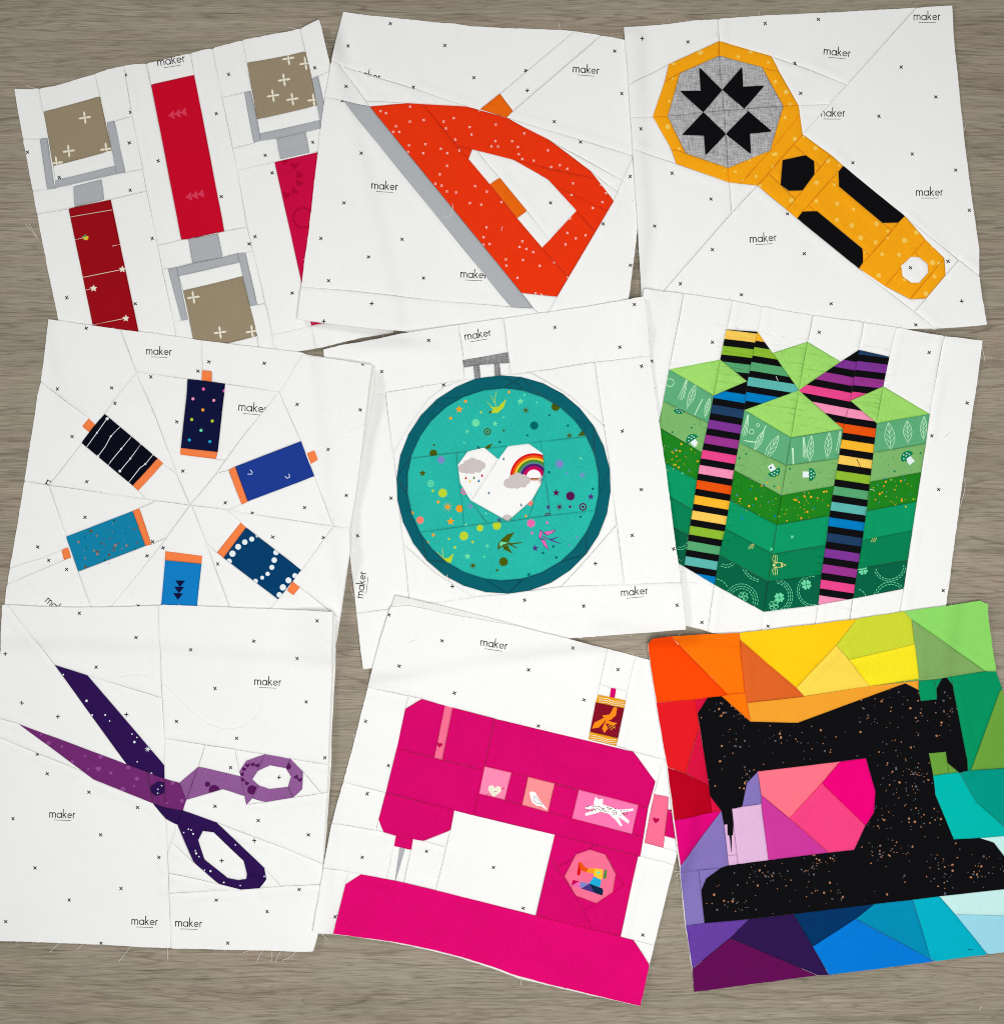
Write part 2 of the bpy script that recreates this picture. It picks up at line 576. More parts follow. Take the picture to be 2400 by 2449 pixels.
        for (i, j), (kd, g) in flat.items():
            a, b = A[i], A[j]; d = b - a; L = float(np.hypot(*d)); n = max(1, int(L / 6.5))
            nn = np.array((-d[1], d[0])) / L
            amp = 0.5 if kd == 'outline' else 0.12
            prev = i
            ph = rnd.uniform(0, 6.28)
            for k in range(1, n + 1):
                if k == n:
                    cur = j
                else:
                    t = k / n
                    w = (rnd.gauss(0, 0.45) + 0.6 * math.sin(ph + t * L / 19)) * amp
                    p = a + d * t + nn * w
                    pts.append((float(p[0]), float(p[1]))); cur = len(pts) - 1
                cons.append((prev, cur)); ckind.append(0 if kd == 'outline' else 1)
                p0, p1 = np.array(pts[prev]), np.array(pts[cur])
                for tt in (0.31, 0.75):
                    mid = p0 + (p1 - p0) * tt
                    for o in ((1.75, 4.0) if kd == 'seam' else (1.2,)):
                        offs.append(mid + nn * o); offs.append(mid - nn * o)
                prev = cur
            if kd == 'seam':
                if g not in gdepth:
                    gdepth[g] = rnd.uniform(0.6, 1.1); gside[g] = rnd.choice((-1, 1))
                sA.append(a); sB.append(b); sDepth.append(gdepth[g]); sSide.append(gside[g])
            else:
                sOut.append((a, b))
        sA, sB = np.array(sA).reshape(-1, 2), np.array(sB).reshape(-1, 2)
        sDepth, sSide = np.array(sDepth), np.array(sSide)
        oA, oB = np.array([s[0] for s in sOut]), np.array([s[1] for s in sOut])
        lo, hi = self.outline.min(0), self.outline.max(0)
        # --- filling points
        g = 7.0
        gx, gy = np.meshgrid(np.arange(lo[0], hi[0], g), np.arange(lo[1], hi[1], g * .866))
        gx = gx + (np.arange(gx.shape[0]) % 2)[:, None] * g / 2
        fill = np.stack([gx.ravel(), gy.ravel()], 1) + RNG.normal(0, .5, (gx.size, 2))
        allA, allB = np.concatenate([oA, sA]), np.concatenate([oB, sB])
        def mind(p):
            out = np.zeros(len(p))
            for sl, dd, t, sd in seg_dist(p, allA, allB):
                out[sl] = dd.min(1)
            return out
        fill = fill[inside(fill, self.outline)]
        fill = fill[mind(fill) > 5.5]
        offs = np.array(offs)
        offs = offs[inside(offs, self.outline)]
        offs = offs[mind(offs) > 1.05]
        nb = len(pts)
        pts += [tuple(map(float, p)) for p in fill] + [tuple(map(float, p)) for p in offs]
        # --- prints: lines that carry colour only
        prints = [p for p in self.prints if len(p[0]) > 2]
        for q, mat, an in prints:
            base = len(pts)
            pts += [tuple(map(float, p)) for p in q]
            for k in range(len(q)):
                cons.append((base + k, base + (k + 1) % len(q))); ckind.append(2)
        res = delaunay_2d_cdt([Vector(p) for p in pts], cons, [], 0, 1e-4, True)
        VV = np.array([(v.x, v.y) for v in res[0]])
        T = np.array([f for f in res[2] if len(f) == 3], int)
        kinds = {}
        for (e, src) in zip(res[1], res[4]):
            kd = None
            for k in src:
                if k < len(ckind) and ckind[k] < 2:
                    kd = ckind[k] if kd is None else min(kd, ckind[k])
            if kd is not None:
                kinds[(min(e), max(e))] = kd
        cen = VV[T].mean(1)
        # inside the jittered outline: flood from the hull is replaced by a plain test on the drawn outline chain
        chain = []
        keep = inside(cen, self.outline)
        cross = (VV[T][:, 1, 0] - VV[T][:, 0, 0]) * (VV[T][:, 2, 1] - VV[T][:, 0, 1]) - (VV[T][:, 1, 1] - VV[T][:, 0, 1]) * (VV[T][:, 2, 0] - VV[T][:, 0, 0])
        area2 = np.abs(cross) / 2
        # --- components: triangles joined where no seam runs
        nT = len(T)
        par = list(range(nT))
        def find(a):
            while par[a] != a:
                par[a] = par[par[a]]; a = par[a]
            return a
        edge_t = {}
        for ti, t in enumerate(T):
            for a, b in ((t[0], t[1]), (t[1], t[2]), (t[2], t[0])):
                edge_t.setdefault((min(a, b), max(a, b)), []).append(ti)
        for e, ts in edge_t.items():
            if len(ts) == 2 and e not in kinds:
                ra, rb = find(ts[0]), find(ts[1])
                if ra != rb:
                    par[ra] = rb
        comp = np.array([find(k) for k in range(nT)])
        # a component is in the block when most of its area is
        inw = {}
        for c, a, k in zip(comp, area2, keep):
            w = inw.setdefault(c, [0.0, 0.0]); w[0] += a; w[1] += a if k else 0
        good = {c for c, w in inw.items() if w[1] > 0.5 * w[0]}
        def vote_of(c):
            idx = np.where(comp == c)[0]
            big = idx[np.argsort(-area2[idx])[:7]]
            votes = {}
            for ti in big:
                m = (self.white, 'background_patch')
                for poly, mat, nm in regpolys:
                    if inside(cen[ti:ti + 1], poly)[0]:
                        m = (mat, nm)
                votes[m] = votes.get(m, 0) + area2[ti]
            return max(votes, key=votes.get)
        vt = {c: vote_of(c) for c in good}
        # slivers join the neighbour they touch longest
        for _ in range(4):
            nb_len = {}
            for e, ts in edge_t.items():
                if len(ts) == 2 and kinds.get(e) == 1:
                    ca, cb = comp[ts[0]], comp[ts[1]]
                    if ca != cb and ca in good and cb in good:
                        l = float(np.hypot(*(VV[e[0]] - VV[e[1]])))
                        nb_len.setdefault(ca, {}).setdefault(cb, 0); nb_len[ca][cb] += l
                        nb_len.setdefault(cb, {}).setdefault(ca, 0); nb_len[cb][ca] += l
            per = {c: sum(v.values()) for c, v in nb_len.items()}
            small = [c for c in good if c in nb_len and (inw[c][0] < 55 or (2 * inw[c][0] / per[c] < (2.6 if vt[c][0] == 'white' and self.outline.shape and self.white_ok else 4.2) and inw[c][0] < 1500))]
            if not small:
                break
            c = min(small, key=lambda k: inw[k][0])
            for c in sorted(small, key=lambda k: inw[k][0])[:60]:
                if c not in good:
                    continue
                o = max(nb_len[c], key=lambda q: nb_len[c][q] * (4.0 if vt[q][0] == vt[c][0] else 1.0))
                if o not in good:
                    continue
                comp[comp == c] = o
                inw[o][0] += inw[c][0]; inw[o][1] += inw[c][1]
                good.discard(c)
        # --- colour of each component
        mat_of, name_of = {}, {}
        for c in good:
            idx = np.where(comp == c)[0]
            big = idx[np.argsort(-area2[idx])[:7]]
            votes = {}
            for ti in big:
                m = (self.white, 'background_patch')
                for poly, mat, nm in regpolys:
                    if inside(cen[ti:ti + 1], poly)[0]:
                        m = (mat, nm)
                votes[m] = votes.get(m, 0) + area2[ti]
            mat_of[c], name_of[c] = max(votes, key=votes.get)
        tmat = np.array([mat_of.get(c, self.white) for c in comp], dtype=object)
        tri_lo, tri_hi = VV[T].min(1), VV[T].max(1)
        anchor_cache = {}
        def comp_at(p):
            key = (round(p[0], 1), round(p[1], 1))
            if key in anchor_cache:
                return anchor_cache[key]
            idx = np.where((tri_lo[:, 0] <= p[0]) & (tri_hi[:, 0] >= p[0]) & (tri_lo[:, 1] <= p[1]) & (tri_hi[:, 1] >= p[1]))[0]
            r = None
            for ti in idx:
                if inside(np.array([p]), VV[T[ti]])[0]:
                    r = comp[ti]; break
            if r is None and len(idx):
                r = comp[idx[0]]
            anchor_cache[key] = r
            return r
        for q, mat, an in prints:
            cc = comp_at(an)
            l, h = q.min(0), q.max(0)
            idx = np.where((cen[:, 0] > l[0]) & (cen[:, 0] < h[0]) & (cen[:, 1] > l[1]) & (cen[:, 1] < h[1]) & (comp == cc))[0]
            if len(idx):
                ins = idx[inside(cen[idx], q)]
                tmat[ins] = mat
        # --- height
        gxs = G0 + np.arange(GN) * GSTEP
        GX, GY = np.meshgrid(gxs, gxs)
        mask = inside(np.stack([GX.ravel(), GY.ravel()], 1), self.outline).reshape(GN, GN)
        base = drape(HMAP)
        for (cx, cy, r, h) in self.lifts:
            base = base + h * np.exp(-((GX - cx) ** 2 + (GY - cy) ** 2) / (r * r))
        TH = 1.95
        def height(p, grooves=True):
            x, y = p[:, 0], p[:, 1]
            z = sample(base, x, y) + TH + 0.5 * self.wave + wav(x, y, self.seed, self.wave)
            for (cx, cy, ang, ln, hh) in self.creases:
                u = (x - cx) * math.cos(ang) + (y - cy) * math.sin(ang); v = -(x - cx) * math.sin(ang) + (y - cy) * math.cos(ang)
                z = z + hh * np.exp(-(v / 7.0) ** 2) * np.exp(-(u / ln) ** 4)
            if grooves and len(sA):
                add = np.zeros(len(p))
                for sl, dd, t, sd in seg_dist(p, sA, sB):
                    gr = (-(0.62 * np.exp(-(np.maximum(dd - 0.35, 0) / 0.9) ** 1.5) + 0.30 * np.exp(-dd / 6.5)) * sDepth[None]).min(1)
                    on = (t > -0.02) & (t < 1.02) & (np.sign(sd) == sSide[None])
                    ra = np.where(on, np.clip((23 - dd) / 6.0, 0, 1), 0)
                    ra = ra * ra * (3 - 2 * ra)
                    ra = (ra * 0.42 * (1 - np.exp(-dd / 1.3))).max(1)
                    add[sl] = gr + ra
                near = np.full(len(p), 99.0)
                for sl, dd, t, sd in seg_dist(p, oA, oB):
                    near[sl] = dd.min(1)
                add = np.maximum(add, np.where(near < 20, -0.9, -9))
                z = z + add
            return z
        Z = height(VV)
        zmean = float(np.median(Z)) * MM
        k = 1 - zmean / CAM_H
        def world(p, z):
            return np.stack([(p[:, 0] - 1200) * PX * k, (1224.5 - p[:, 1]) * PX * k, z * MM], 1)
        W = world(VV, Z)
        # --- the thing
        ctr = self.outline.mean(0)
        root = bpy.data.objects.new(self.name, None)
        root.empty_display_size = 0.02
        COL.objects.link(root)
        root['label'] = self.label; root['category'] = category; root['group'] = 'patchwork quilt blocks laid out on the floor'
        rc = np.array([(ctr[0] - 1200) * PX, (1224.5 - ctr[1]) * PX, 0.0])
        root.location = rc
        for c in sorted(good, key=lambda q: -inw[q][0]):
            idx = np.where(comp == c)[0]
            tri = T[idx]
            used, inv = np.unique(tri.ravel(), return_inverse=True)
            tri2 = inv.reshape(-1, 3)
            verts = W[used] - rc
            # the cloth stops a hair short of the stitching line
            push = {}
            for ti in idx:
                t = T[ti]
                for n3 in range(3):
                    a, b3, o3 = t[n3], t[(n3 + 1) % 3], t[(n3 + 2) % 3]
                    e = (min(a, b3), max(a, b3))
                    if kinds.get(e) == 1:
                        other = [q for q in edge_t[e] if q != ti]
                        if other and comp[other[0]] == c:
                            continue
                        d3 = VV[b3] - VV[a]; n4 = np.array((-d3[1], d3[0])) / max(1e-6, np.hypot(*d3))
                        if np.dot(n4, VV[o3] - VV[a]) < 0:
                            n4 = -n4
                        for q in (a, b3):
                            push.setdefault(int(q), []).append(n4)
            where = {int(u): n for n, u in enumerate(used)}
            for q, l in push.items():
                m4 = np.mean(l, 0); m4 = m4 / max(0.35, np.hypot(*m4))
                g4 = self.gap * (0.35 + 1.1 * abs(math.sin(VV[q][0] * 0.009 + VV[q][1] * 0.013 + self.seed)))
                verts[where[q], 0] += m4[0] * g4 * PX; verts[where[q], 1] -= m4[1] * g4 * PX
            mats = []
            mi = []
            for m in tmat[idx]:
                if m not in mats:
                    mats.append(m)
                mi.append(mats.index(m))
            faces = []
            for t in tri2:
                a, b2, c2 = verts[t[0]], verts[t[1]], verts[t[2]]
                nz = (b2[0] - a[0]) * (c2[1] - a[1]) - (b2[1] - a[1]) * (c2[0] - a[0])
                faces.append(tuple(int(q) for q in (t if nz > 0 else t[::-1])))
            verts = [tuple(v) for v in verts]
            # the cut edge of the cloth
            loc = {int(u): n for n, u in enumerate(used)}
            low = {}
            for ti in idx:
                t = T[ti]
                for a, b in ((t[0], t[1]), (t[1], t[2]), (t[2], t[0])):
                    e = (min(a, b), max(a, b))
                    if kinds.get(e) == 0:
                        for q in (a, b):
                            if q not in low:
                                v = verts[loc[int(q)]]
                                low[q] = len(verts); verts.append(tuple(v)); verts.append((v[0], v[1], v[2] - 0.55 * MM))
                        faces.append((low[a], low[b], low[b] + 1, low[a] + 1)); mi.append(mi[list(idx).index(ti)] if len(mats) > 1 else 0)
            me = bpy.data.meshes.new(name_of[c])
            me.from_pydata(verts, [], faces)
            for m in mats:
                me.materials.append(MATS[m])
            me.polygons.foreach_set('material_index', np.array(mi[:len(faces)], dtype=np.int32))
            me.polygons.foreach_set('use_smooth', np.array([len(f) == 3 for f in faces]))
            me.update()
            o = new_obj(name_of[c], me, root)
            w = MAT_WORDS.get(mat_of[c])
            if w:
                o['label'] = w + ' fabric ' + name_of[c].replace('_', ' ')
        # --- seam allowance / backing layer that peeps out at the cut edges
        bp = self.outline if self.backing is None else self.backing
        chain = []
        for q in range(len(bp)):
            a, b = bp[q], bp[(q + 1) % len(bp)]; n = max(1, int(np.hypot(*(b - a)) / 14))
            nn = np.array((-(b - a)[1], (b - a)[0])) / max(1e-6, np.hypot(*(b - a)))
            for m in range(n):
                chain.append(a + (b - a) * m / n + nn * (rnd.gauss(0.0, 0.35) + self.back_in))
        chain = np.array(chain)
        l2, h2 = bp.min(0), bp.max(0)
        gx, gy = np.meshgrid(np.arange(l2[0], h2[0], 22), np.arange(l2[1], h2[1], 22))
        fl = np.stack([gx.ravel(), gy.ravel()], 1); fl = fl[inside(fl, bp)]
        pp = [Vector(p) for p in chain] + [Vector(p) for p in fl]
        r2 = delaunay_2d_cdt(pp, [(a, (a + 1) % len(chain)) for a in range(len(chain))], [], 1, 1e-4, True)
        v2 = np.array([(v.x, v.y) for v in r2[0]])
        f2 = [tuple(f) for f in r2[2] if len(f) == 3]
        c2 = np.array([v2[list(f)].mean(0) for f in f2])
        inn_ = np.zeros(len(c2))
        for sl, dd, t, sd in seg_dist(c2, chain, np.roll(chain, -1, 0)):
            inn_[sl] = dd.min(1)
        def mind2(p):
            return min(dd.min() for sl, dd, t, sd in seg_dist(np.array([p]), oA, oB))
        f2 = [f for f, k2, dd, io in zip(f2, inside(c2, chain), inn_, inside(c2, self.outline)) if k2 and (dd < 18 or not io or mind2(c2[f2.index(f)]) < 18)]
        z2 = height(v2, False) - 1.2
        w2 = world(v2, z2) - rc
        nv = len(w2)
        ff = []
        for f in f2:
            a, b, c3 = w2[f[0]], w2[f[1]], w2[f[2]]
            nz = (b[0] - a[0]) * (c3[1] - a[1]) - (b[1] - a[1]) * (c3[0] - a[0])
            ff.append(f if nz > 0 else f[::-1])
        ec = {}
        for f in ff:
            for a, b in ((f[0], f[1]), (f[1], f[2]), (f[2], f[0])):
                ec.setdefault((min(a, b), max(a, b)), []).append((a, b))
        allv = [tuple(v) for v in w2] + [(v[0], v[1], v[2] - 0.3 * MM) for v in w2]
        sides = [(b, a, a + nv, b + nv) for e, l in ec.items() if len(l) == 1 for a, b in l]
        under = [tuple(q + nv for q in f[::-1]) for f in ff]
        me = bpy.data.meshes.new('backing')
        me.from_pydata(allv, [], ff + sides + under)
        me.materials.append(MATS[self.back_mat]); me.update()
        new_obj('backing', me, root)
        # --- fraying along the cut edge
        FV, FF = [], []
        def put(path3, r):
            v, f = tube(path3, r, 3)
            b = len(FV); FV.extend(v); FF.extend(tuple(q + b for q in fc) for fc in f)
        cx, cy = self.outline.mean(0)
        for (a, b) in sOut:
            L = float(np.hypot(*(b - a))); d = (b - a) / L; nn = np.array((-d[1], d[0]))
            if np.dot(nn, (a + b) / 2 - np.array((cx, cy))) < 0:
                nn = -nn
            for _ in range(int(L * self.fray * 1.6 + rnd.random())):
                p = a + d * L * rnd.random() - nn * 0.5
                ln = rnd.choice((2.5, 3.5, 5, 5, 8, 12)) * rnd.uniform(.7, 1.2)
                an = rnd.uniform(-1.0, 1.0)
                dr = nn * math.cos(an) + d * math.sin(an)
                bend = rnd.uniform(-.35, .35) * ln
                q = np.array([p, p + dr * ln * .5 + d * bend * .3, p + dr * ln + d * bend])
                zz = height(q, False)
                zz = zz - np.array((0.3, 0.32, 0.45 + rnd.uniform(-.3, .1)))
                put(world(q, zz) - rc, 0.09 * MM)
        if FV:
            me = bpy.data.meshes.new('frayed_edge')
            me.from_pydata([tuple(v) for v in FV], [], FF); me.materials.append(MATS['thread']); me.update()
            fo = new_obj('frayed_edge', me, root); fo['kind'] = 'stuff'
        for (pl, zo, r) in self.threads:
            # smooth the drawn points
            q = np.asarray(pl, float)
            for _ in range(2):
                if len(q) > 2:
                    n2 = [q[0]]
                    for a, b in zip(q[:-1], q[1:]):
                        n2 += [a * .75 + b * .25, a * .25 + b * .75]
                    n2.append(q[-1]); q = np.array(n2)
            on = inside(q, self.outline)
            zz = np.where(on, height(q, False) + zo, np.maximum(sample(HMAP, q[:, 0], q[:, 1]) + 0.4, height(q, False) - 0.9))
            v, f = tube(world(q, zz) - rc, r * MM, 4)
            me = bpy.data.meshes.new('loose_thread'); me.from_pydata([tuple(x) for x in v], [], f)
            me.materials.append(MATS['thread']); me.update()
            new_obj('loose_thread', me, root)
        top = sample(base, GX.ravel(), GY.ravel()).reshape(GN, GN) + TH + self.wave * 0.5 + wav(GX, GY, self.seed, self.wave) + 0.31
        HMAP = np.where(mask, np.maximum(HMAP, top), HMAP)
        return root
# ================================================================== brush block
b = Block('quilt_block', 'white quilt block with three red handled taupe headed tools, two of them upright', 0, 0, .43740, -11, 21)
b.outl((83,489),(150,490),(215,485),(300,468),(420,432),(515,403),(600,376),(675,358),(740,349),(800,346),(920,318),(1040,290),(1100,272),(1160,263),(1240,240),(1322,218),(1480,188),(1645,165),(1748,120),(1762,160),(1777,230),(1800,330),(1850,560),(1960,1000),(2150,1818),(1968,1847),(1763,1898),(1657,1916),(1100,2030),(399,2167),(320,1750),(290,1610),(260,1470),(205,1180),(180,1045),(145,860),(125,755),(105,640))
for bar in (((217,757),(257,752),(300,1028),(258,1035)), ((582,668),(625,660),(684,940),(638,948)),
            ((302,985),(627,905),(638,948),(300,1028)),
            ((918,1468),(965,1460),(1028,1745),(990,1752)), ((1298,1382),(1342,1380),(1405,1665),(1365,1672)),
            ((965,1460),(1298,1382),(1308,1433),(975,1508)),
            ((1335,503),(1370,493),(1405,650),(1422,768),(1385,778)), ((1705,430),(1738,415),(1800,680),(1752,690),(1732,575)),
            ((1420,728),(1748,655),(1755,700),(1422,768))):
    b.reg('grey', 'bracket_patch', *bar)
for hd in (((237,608),(545,525),(610,820),(290,905)), ((1000,1588),(1325,1508),(1405,1835),(1070,1918)), ((1350,340),(1672,287),(1732,575),(1405,650))):
    b.reg('tan', 'head_patch', *hd)
for nk in (((400,1017),(553,978),(568,1090),(408,1130)), ((1028,1305),(1190,1275),(1215,1405),(1052,1437)), ((1510,755),(1670,720),(1690,832),(1533,868))):
    b.reg('grey', 'neck_patch', *nk)
b.reg('reddark', 'handle_patch', (373,1140),(603,1090),(783,1945),(552,2000))
b.reg('red', 'handle_patch', (825,460),(1060,407),(1225,1262),(990,1308))
b.reg('redpink', 'handle_patch', (1500,885),(1735,830),(1930,1728),(1700,1778))
b.reg('white', 'background_patch', (290,905),(610,820),(627,905),(302,985))
b.reg('white', 'background_patch', (975,1508),(1308,1433),(1325,1508),(1000,1588))
b.reg('white', 'background_patch', (1405,650),(1732,580),(1748,655),(1420,728))
b.seam((675,358),(720,632),(778,920),(800,1043),(860,1340),(885,1470),(945,1755),(960,1835),(1010,2048))
b.seam((1160,263),(1212,530),(1270,808),(1295,930),(1350,1240),(1380,1370),(1455,1680),(1500,1900),(1515,1948))
b.seam((215,485),(237,608)); b.seam((515,403),(545,525)); b.seam((125,757),(257,752)); b.seam((545,525),(582,668)); b.seam((582,668),(625,660),(720,632))
b.seam((180,1048),(258,1035)); b.seam((684,940),(778,920)); b.seam((203,1170),(373,1140)); b.seam((603,1090),(800,1043))
b.seam((800,346),(825,460)); b.seam((1040,290),(1060,407)); b.seam((860,1340),(990,1308)); b.seam((1225,1262),(1350,1240))
b.seam((885,1470),(965,1460)); b.seam((1298,1382),(1380,1370)); b.seam((945,1755),(1028,1745)); b.seam((1365,1672),(1455,1655)); b.seam((1405,1835),(1420,1960)); b.seam((1070,1918),(1095,2030))
b.seam((1322,218),(1350,340)); b.seam((1645,165),(1672,287),(1705,430)); b.seam((1212,530),(1370,493)); b.seam((1705,430),(1800,385))
b.seam((1270,808),(1422,768)); b.seam((1755,700),(1880,680)); b.seam((1295,930),(1500,885)); b.seam((1735,830),(1925,800)); b.seam((1490,1830),(1700,1778)); b.seam((1930,1728),(2125,1690)); b.seam((1700,1778),(1728,1900))
b.xs((687,408),(714,612),(707,780),(150,831),(325,970),(713,1040),(865,879),(1250,406),(1182,619),(1722,373),(1210,1075),(1450,849),(1487,944),(1710,778),(832,1303),(1394,1294),(1362,1333),(1597,1602),(365,1627),(739,1660))
b.maker(935,331,-9,150)
for x, y, a in ((463,642,None),(376,825,None),(582,815,(575,805)),(310,890,(310,870)),(1578,322,None),(1553,436,None),(1492,522,None),(1598,541,None),(1714,545,(1705,545)),(1672,350,(1665,350)),(1057,1625,None),(1203,1817,None),(1378,1812,(1370,1805))):
    for ang in (-8, 82):
        u = (math.cos(math.radians(ang)), math.sin(math.radians(ang)))
        v = (-u[1], u[0])
        b.prt('cream', [(x + p*u[0] + q*v[0], y + p*u[1] + q*v[1]) for p, q in ((-36,0),(-31,4),(-20,6),(-4,3.5),(4,3.5),(20,6),(31,4),(36,0),(31,-4),(20,-6),(4,-3.5),(-4,-3.5),(-20,-6),(-31,-4))], a or (x, y))
for x0, y0 in ((918,632),(1013,1078)):
    for k in range(3):
        x = x0 + 33*k; y = y0 - 8*k
        b.prt('redpale', [(x, y), (x+30, y-30), (x+38, y+18)])
for p in (((380,1185),(610,1147)), ((408,1310),(452,1300)), ((615,1345),(653,1335)), ((455,1515),(660,1475)), ((465,1585),(500,1578)), ((505,1775),(684,1740))):
    b.line('cream', p, 1.3, ((p[0][0]+p[1][0])/2, (p[0][1]+p[1][1])/2))
for x, y in ((670,1472),(512,1576),(688,1740)):
    b.star('cream', x, y, 20, 5, .5)
b.star('s_green', 466, 1297, 20, 5, .5); b.prt('m_yellow', [(452,1298),(482,1290),(482,1306),(466,1312)])
for x, y in ((1555,880),(1610,905),(1635,955),(1635,1000),(1608,1045),(1565,1065)):
    b.heart('redpink_dark', x, y, 22, rnd_rot := random.uniform(-60, 60), (1600,980))
for k in range(18):
    a = math.tau*k/18
    b.dot('redpink_dark', 1655+52*math.cos(a), 1190+54*math.sin(a), 9, 6, (1640,1190))
b.thread((205,1300),(165,1255),(135,1218)); b.thread((210,1308),(180,1262),(155,1220)); b.thread((215,487),(180,480),(142,466)); b.thread((1645,168),(1610,160),(1572,148)); b.thread((1420,205),(1395,200),(1374,197))
b.lift(1770,170,190,4.2); b.lift(90,500,130,1.2)
b.fray = .022
b.build()

# ================================================================== iron block
b = Block('quilt_block', 'white quilt block pieced with a large orange red clothes iron', 700, 0, .44643, 4, 22)
b.outl((270,62),(400,80),(560,95),(720,113),(870,125),(960,140),(1180,150),(1430,158),(1505,165),(1650,188),(1770,211),(1812,220),(1818,500),(1822,860),(1849,1185),(1824,1400),(1797,1604),(1775,1790),(1280,1845),(900,1815),(600,1779),(440,1768),(300,1752),(165,1735),(30,1715),(50,1540),(95,1180),(150,700),(170,560),(200,400),(215,320),(250,150))
b.reg('grey', 'soleplate_patch', (275,543),(412,568),(1225,1567),(1290,1650),(1168,1642))
b.reg('iron', 'iron_body_patch', (415,573),(615,550),(700,555),(930,568),(1145,628),(1240,680),(1370,745),(1595,915),(1718,1075),(1415,1587),(1225,1567))
b.reg('white', 'window_patch', (960,797),(1175,850),(1370,960),(1520,1127),(1335,1325),(940,850))
b.reg('white', 'window_patch', (960,797),(985,803),(1108,950),(1055,985),(940,850))
b.reg('knob', 'dial_patch', (1055,985),(1108,950),(1253,1127),(1200,1167))
b.reg('white', 'window_patch', (1200,1167),(1253,1127),(1375,1285),(1335,1325))
b.reg('knob', 'knob_patch', (1003,583),(1108,498),(1178,592),(1145,628))
b.seam((215,335),(405,398),(645,470),(930,568),(1003,583)); b.seam((255,350),(275,380),(415,573)); b.seam((172,525),(275,543)); b.seam((400,538),(500,543),(615,550))
b.seam((705,555),(875,775),(940,850)); b.seam((875,775),(960,797)); b.seam((1335,1325),(1480,1485)); b.seam((1175,850),(1400,905),(1617,963)); b.seam((1395,985),(1688,1130)); b.seam((1520,1127),(1625,1240))
b.seam((1108,498),(1505,165)); b.seam((1178,592),(1655,190)); b.seam((1145,628),(1815,832)); b.seam((1370,745),(1778,970)); b.seam((1595,915),(1745,1030)); b.seam((1822,845),(1718,1075)); b.seam((1415,1587),(1370,1668),(1300,1845))
b.seam((50,1535),(300,1560),(600,1592),(900,1620),(1168,1642)); b.seam((1290,1650),(1320,1675),(1330,1845))
b.xs((522,124),(296,245),(814,242),(970,414),(645,466),(287,466),(268,545),(1247,376),(1723,273),(1761,500),(1400,650),(1541,759),(367,822),(276,1090),(1806,945),(1380,1086),(153,1281),(408,1380),(585,1281),(700,1490),(196,1509),(1661,1200),(1806,1422))
b.xs((1255,483),(427,1633),(172,1727), plus=True)
b.maker(492,998,3); b.maker(968,1472,3,138,'maker',(940,1470)); b.maker(1570,374,5); b.maker(400,402,12,138,'maker',(420,385),False)
for x, y in ((470,595),(499,605),(628,570),(627,650),(701,642),(552,675),(538,704),(570,705),(622,777),(710,771),(616,812),(698,819),(793,796),(827,820),(808,650),(862,632),(820,687),(870,747),(892,806),(947,680),(957,720),(826,887),(787,933),(763,983),(797,993),(825,1024),(874,1030),(976,996),(1039,1025),(948,1087),(1009,1095),(1117,1081),(1087,666),(1085,755),(1064,784),(1099,784),(1174,755),(1239,713),(1205,786),(1210,825),(1229,851),(1290,859),(1366,804),(1383,893),(1430,884),(1470,903),(1500,982),(1492,1044),(1650,990),(1677,1035),(1657,1083),(1606,1114),(1037,1217),(1021,1270),(1054,1306),(1020,1310),(1229,1292),(1214,1322),(1251,1333),(1287,1350),(1141,1389),(1144,1422),(1232,1392),(1322,1423),(1203,1487),(1470,1248),(1515,1277),(1567,1261),(1460,1309),(1485,1170),(1400,1405),(1473,1483),(1300,1570),(1330,1578),(1000,590)):
    a = random.uniform(-.3, .3)
    for k in range(4):
        t = math.tau*k/4 + a + .78
        b.dot('blush', x + 4.6*math.cos(t), y + 4.6*math.sin(t), 3.5, 4, (x, y))
b.thread((855,1090),(858,1130),(840,1158),(800,1168), z=.4); b.thread((1432,160),(1428,138),(1422,112)); b.thread((1123,1212),(1120,1225),(1116,1236), z=.3)
b.lift(120,1760,300,2.6); b.lift(520,1790,260,3.0); b.lift(1850,1300,300,1.2)
b.creases = [(700+.446*865, .446*160, 1.5, 45, .3)]
b.build()

# ================================================================== rotary cutter block
b = Block('quilt_block', 'white quilt block pieced with a golden yellow rotary cutter and grey blade', 1450, 0, .49895, -2, 23)
b.outl((82,130),(290,115),(410,98),(535,90),(760,72),(1035,60),(1250,48),(1485,36),(1655,25),(1664,180),(1680,330),(1705,580),(1722,740),(1740,880),(1770,1080),(1785,1180),(1785,1320),(1798,1440),(1818,1557),(1690,1570),(1560,1577),(1380,1577),(800,1545),(172,1500),(168,1450),(145,1060),(125,750),(105,420))
O = [(300,305),(540,195),(790,265),(830,342),(920,502),(940,642),(725,887),(590,872),(335,782),(310,710),(222,557),(280,388)]
I = [(352,348),(540,265),(745,318),(848,505),(785,720),(583,803),(380,732),(293,555)]
b.reg('gold', 'ring_patch', *O)
b.reg('melange', 'blade_patch', *I)
for st in (((445,320),(555,428),(465,535),(352,433),(452,432)), ((650,318),(655,412),(757,408),(660,520),(557,428)), ((470,538),(573,640),(475,742),(468,647),(362,645)), ((680,530),(792,628),(688,638),(692,735),(575,640))):
    b.reg('black', 'star_patch', *st)
b.reg('gold', 'handle_patch', (945,642),(1075,740),(1135,793),(1430,1034),(1530,1148),(1620,1237),(1625,1318),(1530,1430),(1455,1433),(1335,1370),(1210,1285),(915,1045),(865,1003),(728,888))
b.reg('black', 'screw_patch', (845,765),(955,742),(995,770),(997,832),(940,910),(873,912),(835,883))
b.reg('black', 'grip_patch', (1135,793),(1430,1034),(1398,1065),(1325,1067),(1115,890),(1113,820))
b.reg('black', 'grip_patch', (940,1012),(1010,1010),(1227,1190),(1230,1255),(1210,1285),(915,1045))
